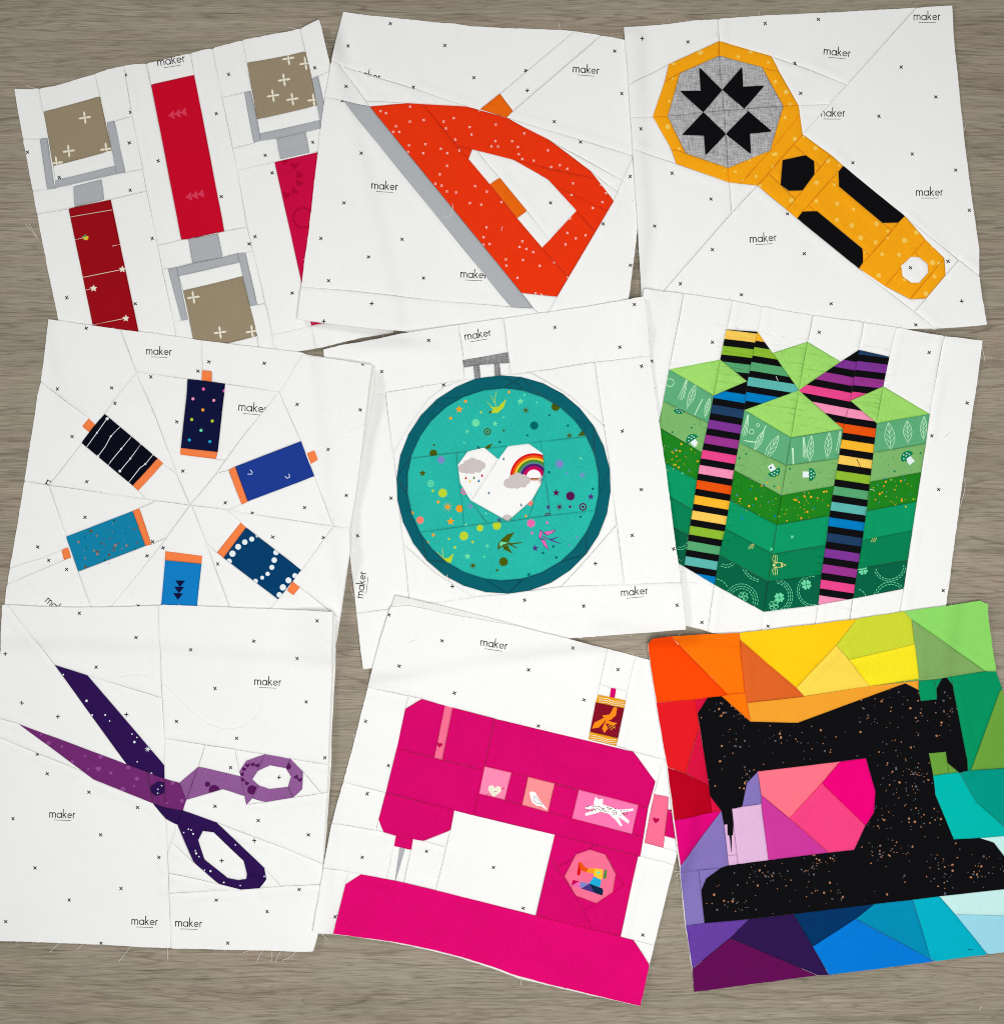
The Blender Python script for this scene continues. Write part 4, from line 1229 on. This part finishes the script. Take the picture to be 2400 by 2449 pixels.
b.dot('dotwhite', 531, 541, 8, 8, (590,690)); b.dot('dotwhite', 485, 726, 7, 8, (590,690)); b.dot('dotwhite', 594, 800, 7, 8, (590,690))
b.line('dotwhite', [(1226,815),(1246,815),(1248,806),(1238,794)], 1.6); b.line('dotwhite', [(1410,826),(1420,836),(1432,830),(1430,814)], 1.6)
for k in range(70):
    a, c = random.random(), random.random()
    x = 335 + 330*a + 55*c; y = 1125 - 122*a + 165*c
    if random.random() < .35: x, y = 520 + random.gauss(0, 45), 1190 + random.gauss(0, 28)
    b.blob(random.choice(('m_brown','speckgrey','copper','m_dteal')), x, y, random.choice((2,2.5,3,5,7)))
for x, y in ((890,1357),(885,1388),(880,1420)):
    b.prt('navydot', [(x-24, y-16), (x+26, y-14), (x-1, y+18)])
for x, y, r in ((1273,1120,9),(1246,1137,13),(1211,1152,14),(1178,1175,15),(1150,1209,16),(1133,1247,14),(1366,1203,14),(1357,1241,14),(1345,1277,13),(1324,1309,11),(1297,1328,10),(1264,1345,12),(1460,1318,13),(1428,1341,15),(1400,1376,16),(1382,1413,14)):
    b.dot('dotwhite', x, y, r, 10, (1300,1250))
b.lift(1850,420,180,4.6); b.lift(1800,750,180,3.2); b.lift(1740,1180,190,4.2); b.lift(1700,1480,160,2.6); b.lift(60,1300,170,.8)
b.fray = .012
b.build()

# ================================================================== scissors block
b = Block('quilt_block', 'white quilt block pieced with open purple dressmaking scissors', 0, 1430, .45281, 2, 27)
b.outl((20,35),(230,45),(430,50),(640,46),(840,40),(866,35),(1100,45),(1400,56),(1765,68),(1762,180),(1755,300),(1748,500),(1740,700),(1735,880),(1728,1030),(1712,1250),(1705,1410),(1698,1570),(1690,1720),(1672,1800),(1650,1865),(1530,1866),(1400,1862),(1280,1860),(1100,1856),(900,1850),(720,1842),(530,1830),(260,1820),(0,1815),(-60,1812),(-50,1300),(-40,800),(3,260))
b.backing = b.P([(25,40),(640,52),(1400,60),(1768,68),(1783,110),(1776,300),(1764,500),(1754,700),(1750,880),(1738,1030),(1722,1250),(1708,1410),(1694,1720),(1655,1868),(900,1850),(-58,1812),(-40,800)])
b.reg('purple', 'blade_patch', (285,355),(460,412),(865,885),(868,957),(775,922),(665,880))
b.reg('mauve', 'blade_patch', (95,667),(665,880),(775,922),(868,957),(945,980),(982,1068),(965,1125),(878,1112),(805,1086),(640,1020),(490,960),(430,915))
b.reg('purple', 'rivet_patch', (790,1000),(830,972),(868,975),(868,1030),(820,1048),(795,1030))
b.reg('lilacpurple', 'handle_patch', (945,980),(1045,895),(1080,900),(1270,945),(1290,1048),(1175,1012),(982,1068))
b.reg('lilacpurple', 'handle_ring_patch', (1262,920),(1300,862),(1395,827),(1535,850),(1600,920),(1595,1010),(1548,1055),(1400,1080),(1330,1060),(1300,1095),(1290,1048),(1270,945))
b.reg('white', 'handle_hole_patch', (1330,960),(1360,915),(1425,885),(1510,900),(1537,945),(1520,1000),(1420,1012),(1360,990))
b.reg('purple', 'handle_patch', (805,1086),(878,1112),(965,1125),(1145,1190),(1395,1430),(1405,1490),(1370,1535),(1270,1542),(1155,1512),(1020,1395),(935,1200),(875,1170))
b.reg('white', 'handle_hole_patch', (1070,1232),(1128,1240),(1285,1390),(1303,1460),(1300,1485),(1260,1492),(1200,1480),(1080,1385),(1045,1280))
b.seam((840,40),(850,450),(865,745),(866,885)); b.seam((868,957),(870,1110)); b.seam((877,1170),(884,1340),(890,1500),(900,1850)); b.seam((45,40),(285,355)); b.seam((460,412),(650,470),(855,530)); b.seam((-48,630),(95,667)); b.seam((-48,730),(180,818),(430,915))
b.seam((865,745),(1300,812),(1735,880)); b.seam((1080,782),(1045,895),(985,1068)); b.seam((1240,805),(1270,945)); b.seam((1300,1095),(1332,1255)); b.seam((1300,1095),(1730,1025)); b.seam((1145,1190),(1420,1295),(1705,1415)); b.seam((935,1200),(887,1340)); b.seam((895,1455),(1155,1512)); b.seam((900,1562),(1270,1542)); b.seam((1370,1535),(1500,1525),(1698,1515)); b.seam((1600,920),(1695,1028)); b.seam((1395,1430),(1480,1520)); b.seam((775,922),(805,1086)); b.seam((935,1200),(965,1125)); b.seam((1395,827),(1360,915)); b.seam((1535,850),(1510,900)); b.seam((1330,1060),(1360,990)); b.seam((1548,1055),(1520,1000)); b.seam((905,1290),(1015,1392)); b.seam((1405,1490),(1303,1460)); b.seam((1080,1385),(1020,1395))
b.xs((424,80),(722,208),(506,367),(1008,274),(1343,227),(1684,116),(1571,319),(1134,480),(1618,548),(931,653),(1249,742),(1717,842),(195,826),(248,930),(469,1027),(68,1167),(726,1108),(531,1252),(840,1370),(185,1427),(640,1535),(366,1596),(30,1711),(534,1824),(1217,897),(1135,1102),(1363,1177),(1628,1253),(1580,1540),(1143,1596),(1411,1657),(1203,1823))
b.xs((26,296),(114,556),(305,628),(667,617),(1473,948),(1343,1282),(1171,1388), plus=True)
b.maker(1413,446,2,140); b.maker(328,1147,2,134); b.maker(765,1710,2,136); b.maker(997,1720,2,138)
for x, y, r in ((333,406,5),(457,544,7),(486,620,6),(555,619,5),(578,651,4),(696,720,4),(722,738,4),(709,762,7),(725,866,4),(799,927,5),(995,1222,4),(1010,1226,4),(1020,1247,5),(970,1240,4),(1244,1305,4),(1037,1349,6),(1052,1366,4),(1112,1443,6),(1080,1438,4),(1183,1502,5),(1270,1518,4),(1395,1472,4),(1033,1335,4),(854,992,4),(833,1012,4),(832,1033,4)):
    b.dot('dotwhite', x, y, r, 7)
b.burst('dotwhite', 779, 800, 18)
for x, y, r in ((256,767,11),(327,785,7),(380,867,10),(531,839,11),(450,835,6),(585,925,9),(677,897,10),(722,956,11),(648,1013,13),(708,995,6),(911,978,10),(961,1073,11),(215,722,6),(467,905,6),(880,1085,6)):
    b.dot('mauvedot', x, y, r, 9)
b.heart('mauvedot', 519, 903, 16)
for x, y in ((1307,885),(1335,880),(1358,885),(1288,905),(1278,932),(1281,962),(1302,980),(1565,945),(1585,960)):
    b.heart('plumheart', x, y, 13, random.uniform(-40, 40))
for x, y, r, a in ((1330,1015,26,(1330,1020)),(1522,890,17,(1522,880)),(1095,985,15,(1095,990)),(1130,1018,30,(1130,1005))):
    b.dot('plumheart', x, y, r, 10, a)
b.thread((310,1828),(280,1850),(262,1873)); b.thread((435,1832),(415,1848),(402,1860)); b.thread((688,1843),(655,1885),(625,1924)); b.thread((884,1850),(885,1890),(882,1922)); b.thread((1388,1866),(1366,1890),(1356,1926)); b.thread((1432,1866),(1434,1900),(1428,1925)); b.thread((1482,1866),(1462,1895),(1451,1930)); b.thread((1560,1868),(1530,1900),(1488,1917)); b.thread((1340,1864),(1310,1866),(1284,1876))
b.lift(1775,130,200,4.4); b.lift(1740,700,240,3.0); b.lift(1650,1850,150,1.4); b.lift(900,1850,900,1.0)
b.fray = .012
b.build()
# ================================================================== pink machine block
b = Block('quilt_block', 'white quilt block pieced with a magenta sewing machine and small pink panels', 740, 1410, .51993, 13, 28)
b.outl((375,78),(460,72),(560,92),(660,115),(800,138),(960,166),(1150,214),(1370,272),(1555,322),(1885,408),(1790,790),(1690,1207),(1662,1310),(1625,1470),(1560,1733),(1541,1820),(1520,1912),(1290,1860),(1120,1818),(960,1775),(830,1728),(700,1688),(550,1652),(400,1622),(240,1600),(110,1580),(20,1564),(44,1420),(65,1280),(100,1090),(128,980),(155,890),(215,660),(270,440),(330,220))
b.backing = b.P([(395,26),(450,38),(600,72),(760,112),(940,158),(1150,217),(1370,276),(1885,412),(1690,1210),(1628,1470),(1562,1733),(1520,1916),(1290,1868),(1120,1828),(960,1788),(830,1740),(700,1699),(550,1662),(400,1630),(240,1606),(110,1584),(22,1568),(65,1284),(155,892),(272,440),(372,100)])
M = 'magenta'
b.reg(M, 'machine_patch', (440,550),(515,505),(850,595),(805,815),(797,832),(400,735))
b.reg('pinkband', 'band_patch', (622,535),(658,545),(610,785),(573,775))
b.reg(M, 'machine_patch', (400,735),(797,832),(755,1040),(665,1018),(350,937))
b.reg(M, 'needle_head_patch', (350,937),(665,1018),(648,1108),(525,1158),(475,1150),(397,1135),(340,1118),(317,1060))
b.reg(M, 'presser_foot_patch', (397,1135),(475,1152),(467,1199),(388,1182))
b.reg('grey', 'needle_patch', (414,1187),(438,1193),(394,1341),(390,1340))
b.reg(M, 'machine_patch', (850,595),(1490,748),(1590,885),(1557,1005),(805,815))
b.reg(M, 'machine_patch', (805,815),(1557,1005),(1520,1228),(1128,1130),(755,1040))
b.reg('pinksq', 'panel_patch', (803,813),(928,844),(897,970),(780,940)); b.reg('salmonsq', 'panel_patch', (1005,863),(1127,894),(1097,1025),(977,993)); b.reg('hotpinksq', 'panel_patch', (1238,922),(1512,992),(1482,1127),(1207,1055))
b.reg('pinkband', 'handwheel_patch', (1585,942),(1650,955),(1625,1187),(1540,1165)); b.reg(M, 'handwheel_patch', (1648,1013),(1790,1045),(1755,1163),(1632,1132))
b.reg(M, 'machine_patch', (1128,1130),(1520,1228),(1510,1230),(1430,1598),(1040,1500))
b.reg('pinkband', 'emblem_patch', (1225,1220),(1290,1198),(1360,1220),(1408,1310),(1395,1395),(1320,1445),(1225,1410),(1172,1320))
b.reg('magenta_base', 'machine_base_patch', (165,1358),(235,1312),(390,1340),(580,1385),(1040,1500),(1430,1598),(1490,1615),(1568,1735),(1530,1930),(960,1795),(700,1710),(400,1645),(106,1596))
b.reg('wine', 'spool_patch', (1316,520),(1447,548),(1418,685),(1290,655)); b.reg('amber', 'spool_end_patch', (1326,485),(1455,512),(1447,548),(1316,520)); b.reg('amber', 'spool_end_patch', (1290,655),(1418,685),(1410,720),(1282,690)); b.reg(M, 'spool_pin_patch', (1387,453),(1410,458),(1403,500),(1380,495))
b.seam((268,450),(455,490),(515,505)); b.seam((850,595),(1282,690)); b.seam((1410,720),(1490,748),(1630,785),(1800,822)); b.seam((1370,272),(1335,437),(1326,485)); b.seam((1335,437),(1387,453)); b.seam((1410,458),(1462,470)); b.seam((1500,307),(1465,455),(1455,512)); b.seam((455,490),(440,550)); b.seam((400,735),(350,937)); b.seam((350,937),(305,1110)); b.seam((155,890),(350,937)); b.seam((115,1078),(305,1112),(340,1118))
b.seam((780,940),(897,970),(977,993),(1097,1025),(1207,1055)); b.seam((1482,1127),(1535,1142)); b.seam((1512,992),(1540,1000)); b.seam((928,844),(1005,863)); b.seam((388,1182),(352,1332)); b.seam((467,1199),(433,1350)); b.seam((475,1152),(628,1187)); b.seam((648,1108),(628,1187),(580,1385)); b.seam((65,1280),(235,1312)); b.seam((180,1302),(165,1358)); b.seam((165,1358),(106,1596))
b.seam((665,1018),(1128,1130)); b.seam((1110,1235),(1240,1440),(1305,1560)); b.seam((1145,1275),(1290,1198)); b.seam((1290,1198),(1312,1180)); b.seam((1360,1220),(1447,1365),(1262,1478)); b.seam((1628,785),(1585,942)); b.seam((1640,870),(1650,955)); b.seam((1540,1165),(1695,1205)); b.seam((1520,1228),(1672,1268)); b.seam((1490,1615),(1600,1642)); b.seam((1590,885),(1595,890))
b.xs((368,114),(610,234),(1210,267),(414,349),(1007,370),(1418,369),(666,477),(1262,508),(258,607),(1052,628),(363,810),(265,940),(242,1233),(538,1205),(846,1279),(982,1465),(1532,1590),(119,1502))
b.maker(848,250,8,122)
b.heart('crimsonheart', 598, 715, 14, 10); b.heart('crimsonheart', 1592, 1060, 16, 10)
# little prints on the pink panels (read from a closer look: x 1100.., y 1850..)
def q8(*pts): return [((1100 + x*.23109 - 740)/.51993, (1850 + y*.23109 - 1410)/.51993) for x, y in pts]
def q9(*pts): return [((1350 + x*.12864 - 740)/.51993, (1900 + y*.12864 - 1410)/.51993) for x, y in pts]
c = q8((355,178))[0]; b.heart('cream', c[0], c[1], 32, 8); b.line('m_brown', q8((345,192),(382,182)), 1.1); b.line('crimsonheart', q8((425,163),(458,152)), 1.8); b.line('crimsonheart', q8((270,222),(300,212)), 1.2)
an = q8((790,300))[0]
b.prt('white', q8((718,200),(745,186),(780,200),(800,240),(850,310),(895,365),(895,378),(840,340),(790,335),(745,300),(728,255)), an); b.line('speckgrey', q8((765,240),(760,275),(790,305),(850,322)), .9, an); b.line('speckgrey', q8((770,240),(800,262),(850,322)), .9, an)
an = q8((1520,380))[0]
for p in ([(1380,300),(1402,238),(1430,268),(1478,262),(1475,320),(1640,375),(1668,400),(1620,440),(1590,470),(1540,420),(1460,402),(1400,390)], [(1400,330),(1295,345),(1298,372),(1400,372)], [(1410,370),(1292,415),(1298,442),(1440,405)], [(1640,375),(1790,362),(1790,385),(1650,412)], [(1650,400),(1750,490),(1740,520),(1620,440)], [(1620,420),(1680,545),(1655,545),(1590,460)]):
    b.prt('white', q8(*p), an)
for k in range(190):
    x, y = random.uniform(1300,1740), random.uniform(330,520)
    b.dot('m_brown', *q8((x, y))[0], 2.6, 5, an) if (abs(y - (365 + (x-1420)*.16)) < 35) else None
an = q9((420,1480))[0]
for m, p in (('s_orange',[(262,1260),(310,1260),(370,1350),(440,1380),(400,1450),(310,1420),(270,1400)]),('m_red',[(262,1260),(225,1480),(250,1520),(300,1470),(290,1400)]),('m_orange',[(440,1380),(560,1375),(580,1480),(470,1460),(400,1450)]),('m_yellow',[(560,1375),(710,1400),(700,1560),(670,1590),(530,1510)]),('m_skyl',[(540,1530),(680,1590),(655,1730),(450,1660)]),('m_green',[(740,1400),(785,1400),(770,1570),(710,1570)]),('m_magenta',[(150,1590),(270,1615),(120,1700)]),('m_pink',[(120,1700),(280,1620),(290,1740)]),('m_lav',[(285,1620),(460,1660),(330,1730),(292,1750)]),('m_purple',[(300,1750),(460,1660),(550,1830)]),('m_navy',[(460,1660),(700,1750),(715,1800),(695,1880),(550,1830)])):
    b.prt(m, q9(*p), an)
c = q9((625,1460))[0]; b.heart('m_mint', c[0], c[1], 9, 5, an)
# bee and honeycomb on the spool
an = (1365,600)
for p in ([(1345,580),(1380,575),(1400,540),(1415,545),(1408,580),(1385,600),(1360,602)], [(1360,595),(1390,610),(1415,615),(1400,625),(1360,615)], [(1355,590),(1310,612),(1298,640),(1330,635),(1358,605)], [(1358,610),(1372,640),(1355,660),(1345,640)]):
    b.prt('beeorange', p, an)
for k in range(3): b.line('amber', [(1372+6*k,630+8*k),(1388+5*k,618+8*k),(1402+2*k,622+8*k)], 1.6, an)
for k in range(3): b.line('cream', [(1330,497+10*k),(1370,503+9*k),(1400,516+9*k),(1450,520+9*k)], 1.3, (1380,515)); b.line('cream', [(1290,668+10*k),(1330,676+9*k),(1370,690+8*k),(1412,692+9*k)], 1.3, (1350,690))
b.thread((975,1780),(972,1805),(972,1822)); b.thread((62,1575),(75,1590),(84,1608)); b.thread((460,242),(480,232),(494,224), z=.3)
b.thread((1690,1210),(1682,1225),(1678,1240)); b.thread((1665,1290),(1690,1300),(1705,1292)); b.thread((205,690),(200,680),(204,664))
b.lift(40,1570,160,1.2); b.lift(900,1770,400,1.4); b.lift(1500,1900,200,1.2); b.lift(480,60,200,2.0); b.lift(1690,1210,160,2.0)
b.creases = [(740+.52*400, 1410+.52*445, .26, 90, .35), (740+.52*340, 1410+.52*1470, 1.53, 62, .45), (740+.52*860, 1410+.52*1600, 1.9, 60, .35), (740+.52*1150, 1410+.52*800, .24, 110, .3)]
b.fray = .018
b.build()

# ================================================================== rainbow machine block
b = Block('quilt_block', 'rainbow coloured crumb pieced quilt block around a black sewing machine', 1500, 1410, .50963, -7, 29, wave=.38)
b.outl((92,255),(110,225),(200,214),(290,209),(410,206),(523,202),(800,170),(1075,136),(1295,101),(1470,78),(1650,52),(1688,68),(1690,130),(1708,250),(1730,385),(1760,470),(1800,700),(1840,1000),(1880,1350),(1900,1688),(1690,1713),(1440,1746),(1200,1778),(945,1809),(880,1813),(600,1850),(312,1887),(305,1780),(290,1680),(275,1580),(260,1440),(245,1300),(215,1075),(202,960),(190,860),(162,700),(135,530))
b.backing = b.P([(91,254),(111,227),(290,212),(523,205),(1075,140),(1650,56),(1685,68),(1726,385),(1876,1350),(1896,1685),(945,1805),(600,1846),(314,1883),(302,1780),(271,1580),(240,1300),(209,1075),(185,860),(130,530)])
R = b.reg
X = 40
R('r_orangered','background_patch',(60,255),(100,190),(198,190),(205,225),(470,493),(440,500),(135,530),(90,540))
R('r_orange','background_patch',(198,190),(523,170),(525,235),(552,487),(470,493),(205,225))
R('r_rust','background_patch',(525,235),(830,503),(562,533),(552,487))
R('r_yellow','background_patch',(523,170),(1075,100),(1075,138),(975,260),(793,463),(525,235))
R('r_straw','background_patch',(975,260),(1035,328),(1140,455),(830,503),(793,463))
R('r_limeyellow','background_patch',(1075,100),(1290,60),(1295,103),(1330,140),(1345,255),(1035,328),(975,260),(1075,138))
R('r_bright','background_patch',(1345,255),(1367,420),(1140,455),(1035,328))
R('r_sage','background_patch',(1330,140),(1680,384),(1367,420),(1345,255))
R('r_green','background_patch',(1290,60),(1650,10),(1730,60),(1780,382),(1730,384),(1680,384),(1330,140),(1295,103))
R('r_amber','background_patch',(562,533),(830,503),(1140,455),(1367,428),(1368,473),(1305,442),(800,627),(578,622))
R('r_orange','background_patch',(440,500),(552,487),(562,533),(578,622))
R('r_red','background_patch',(100,540),(315,515),(338,640),(270,860),(187,832),(150,820))
R('r_crimson','background_patch',(315,515),(375,507),(327,580),(345,690),(382,920),(270,860),(338,640))
R('r_darkred','background_patch',(150,820),(187,832),(270,860),(382,920),(388,970),(395,1046),(215,1078),(180,1085))
R('r_crimson','background_patch',(388,970),(440,1038),(395,1046))
R('black','machine_patch',(375,507),(440,500),(578,622),(800,627),(1305,442),(1368,473),(1378,525),(1453,517),(1452,465),(1475,418),(1497,413),(1527,450),(1595,805),(1580,855),(1555,858),(1503,815),(1495,762),(1415,770),(1435,875),(1445,965),(1533,1175),(1655,1168),(1720,1190),(1766,1250),(1840,1330),(1940,1380),(1940,1393),(1870,1398),(1465,1442),(1340,1458),(1160,1478),(780,1525),(570,1550),(362,1568),(347,1415),(370,1360),(437,1310),(475,1297),(662,1272),(945,1238),(1065,1225),(1118,1110),(1158,1050),(1165,950),(1120,793),(1000,808),(612,855),(560,910),(538,1020),(490,1030),(497,1098),(492,1100),(494,1152),(488,1155),(489,1240),(478,1155),(470,1152),(468,1102),(453,1104),(440,1038),(388,970),(382,920),(345,690),(327,580))
R('r_emerald','background_patch',(1367,428),(1440,423),(1455,465),(1453,517),(1378,525))
R('r_emerald','background_patch',(1520,408),(1680,384),(1770,384),(1790,470),(1750,475),(1612,850),(1597,852),(1595,805),(1527,450))
R('r_emerald','background_patch',(1440,423),(1520,408),(1527,450),(1497,413),(1475,418),(1452,465))
R('r_moss','background_patch',(1750,475),(1790,470),(1880,830),(1845,836),(1612,850))
R('r_moss','background_patch',(1415,770),(1495,762),(1503,815),(1510,864),(1435,875)); R('r_moss','background_patch',(1503,815),(1555,858),(1510,864))
R('r_cyan','background_patch',(1435,875),(1510,864),(1560,862),(1640,1000),(1850,1185),(1860,1150),(1655,1168),(1533,1175),(1445,965))
R('r_teal','background_patch',(1560,862),(1612,850),(1845,836),(1880,830),(1920,1190),(1850,1185),(1640,1000))
R('r_ice','background_patch',(1655,1168),(1850,1150),(1920,1190),(1940,1380),(1840,1330),(1766,1250),(1720,1190))
R('r_magenta','background_patch',(180,1085),(215,1078),(395,1046),(440,1038),(245,1292),(205,1300))
R('r_peri','background_patch',(440,1038),(453,1104),(475,1297),(437,1310),(245,1326),(205,1330),(205,1300),(245,1292))
R('r_lilac','background_patch',(453,1104),(468,1102),(470,1152),(478,1155),(489,1240),(488,1155),(494,1152),(492,1100),(497,1098),(520,1290),(475,1297))
R('r_lilac','background_patch',(490,1030),(538,1020),(628,1008),(662,1272),(520,1290),(497,1098))
R('r_peri','background_patch',(612,855),(628,965),(628,1008),(538,1020),(560,910))
R('r_salmon','background_patch',(612,855),(1000,808),(912,910),(760,1075),(628,965))
R('r_hot','background_patch',(1000,808),(1120,793),(1165,950),(1158,1050),(1118,1110),(912,910))
R('r_pink','background_patch',(912,910),(1118,1110),(1065,1225),(945,1238),(760,1075))
R('r_orchid','background_patch',(628,965),(760,1075),(945,1238),(662,1272),(628,1008))
R('r_peri','background_patch',(205,1330),(245,1326),(437,1310),(370,1360),(347,1415),(362,1568),(275,1580),(235,1590))
R('r_violet','background_patch',(235,1590),(275,1580),(362,1568),(570,1550),(482,1638),(305,1785),(262,1810))
R('r_plum','background_patch',(262,1810),(305,1785),(482,1638),(890,1812),(890,1850),(290,1930))
R('r_indigo','background_patch',(570,1550),(780,1525),(870,1678),(945,1808),(960,1840),(890,1850),(890,1812),(482,1638))
R('r_navy','background_patch',(780,1525),(1160,1478),(1070,1548),(870,1678))
R('r_blue','background_patch',(1070,1548),(1435,1745),(1440,1785),(960,1840),(945,1808),(870,1678))
R('r_ocean','background_patch',(1160,1478),(1340,1458),(1425,1738),(1435,1745),(1070,1548))
R('r_aqua','background_patch',(1340,1458),(1465,1442),(1540,1528),(1685,1712),(1690,1750),(1440,1785),(1435,1745),(1425,1738))
R('r_ice','background_patch',(1465,1442),(1870,1398),(1940,1393),(1950,1540),(1540,1528))
R('r_sky','background_patch',(1540,1528),(1950,1540),(1960,1720),(1690,1750),(1685,1712))
b.seam((335,1320),(345,1420)); b.seam((472,1250),(518,1246))
rs = random.Random(5)
clusters = [(440,560,60,40),(480,720,70,60),(740,680,150,35),(900,740,100,40),(1140,580,60,50),(1270,500,70,60),(1400,560,70,70),(1310,720,70,70),(1250,820,70,60),(1360,860,60,50),(1290,950,90,60),(1410,1100,60,60),(1240,1230,60,55),(1170,1240,40,40),(900,1270,60,20),(640,1340,80,40),(860,1310,40,30),(960,1430,80,40),(760,1360,90,50),(1500,1300,60,60),(1400,1390,150,30),(500,1480,90,40),(1640,1330,60,50),(1500,560,50,60),(560,870,30,50),(540,560,40,40),(1190,1060,40,50),(1330,1060,60,60)]
anchor_m = (900,700)
black_poly = [p for p, m, n in b.regs if m == 'black'][0]
for k in range(640):
    if k < 470:
        c = rs.choice(clusters); x, y = rs.gauss(c[0], c[2]*.7), rs.gauss(c[1], c[3]*.7)
    else:
        x, y = rs.uniform(330, 1766), rs.uniform(420, 1560)
    if not inside(b.P([(x, y)]), black_poly)[0]:
        continue
    b.blob(rs.choice(('copper','copper','copper','speckgrey','speckgrey')), x, y, rs.choice((1.8,2.2,2.6,3,3,3.4,4,5,6.5)) * .9)
b.line('ink', [(1597,1688),(1607,1692),(1617,1690)], 1.6)
b.thread((245,1325),(232,1328),(228,1340)); b.thread((275,1580),(262,1584),(252,1574)); b.thread((1690,130),(1697,120)); 
b.lift(100,240,150,2.2); b.lift(1690,70,160,1.0); b.lift(230,1100,220,1.8); b.lift(310,1880,200,.8)
b.fray = .012
b.white_ok = False
b.build()

# ------------------------------------------------------------------ things lying loose
def loose(name, label, cat, pts, zoff, r, mat='thread'):
    q = np.asarray(pts, float)
    for _ in range(3):
        n2 = [q[0]]
        for a, c in zip(q[:-1], q[1:]):
            n2 += [a*.75 + c*.25, a*.25 + c*.75]
        n2.append(q[-1]); q = np.array(n2)
    z = sample(HMAP, q[:, 0], q[:, 1]) + zoff
    c = q.mean(0); zc = float(z.mean())
    P3 = np.stack([(q[:, 0]-c[0])*PX, (c[1]-q[:, 1])*PX, (z - zc)*MM], 1)
    v, f = tube(P3, r*MM, 5)
    me = bpy.data.meshes.new(name); me.from_pydata([tuple(x) for x in v], [], f); me.materials.append(MATS[mat]); me.update()
    o = new_obj(name, me); o.location = ((c[0]-1200)*PX, (1224.5-c[1])*PX, zc*MM)
    o['label'] = label; o['category'] = cat
p7 = lambda *pts: [(x*.45281, 1430 + y*.45281) for x, y in pts]
loose('thread', 'long white thread curling across the scissors block in an S shape', 'thread', p7((575,452),(640,412),(720,402),(800,410),(870,450),(950,530),(1020,600),(1100,660),(1180,690),(1260,688),(1330,650),(1375,600),(1390,555)), .45, .07, 'white')
for i, (x, y, lab) in enumerate(((1508,1520,'tiny white lint speck on the floor left of the rainbow block'), (2343,2412,'tiny pale thread scrap on the floor at the lower right corner'))):
    loose('lint', lab, 'lint', [(x-3, y+5), (x, y), (x+3, y-5)] if i else [(x-2, y), (x, y-1), (x+2, y)], .25, .28 if not i else .16)
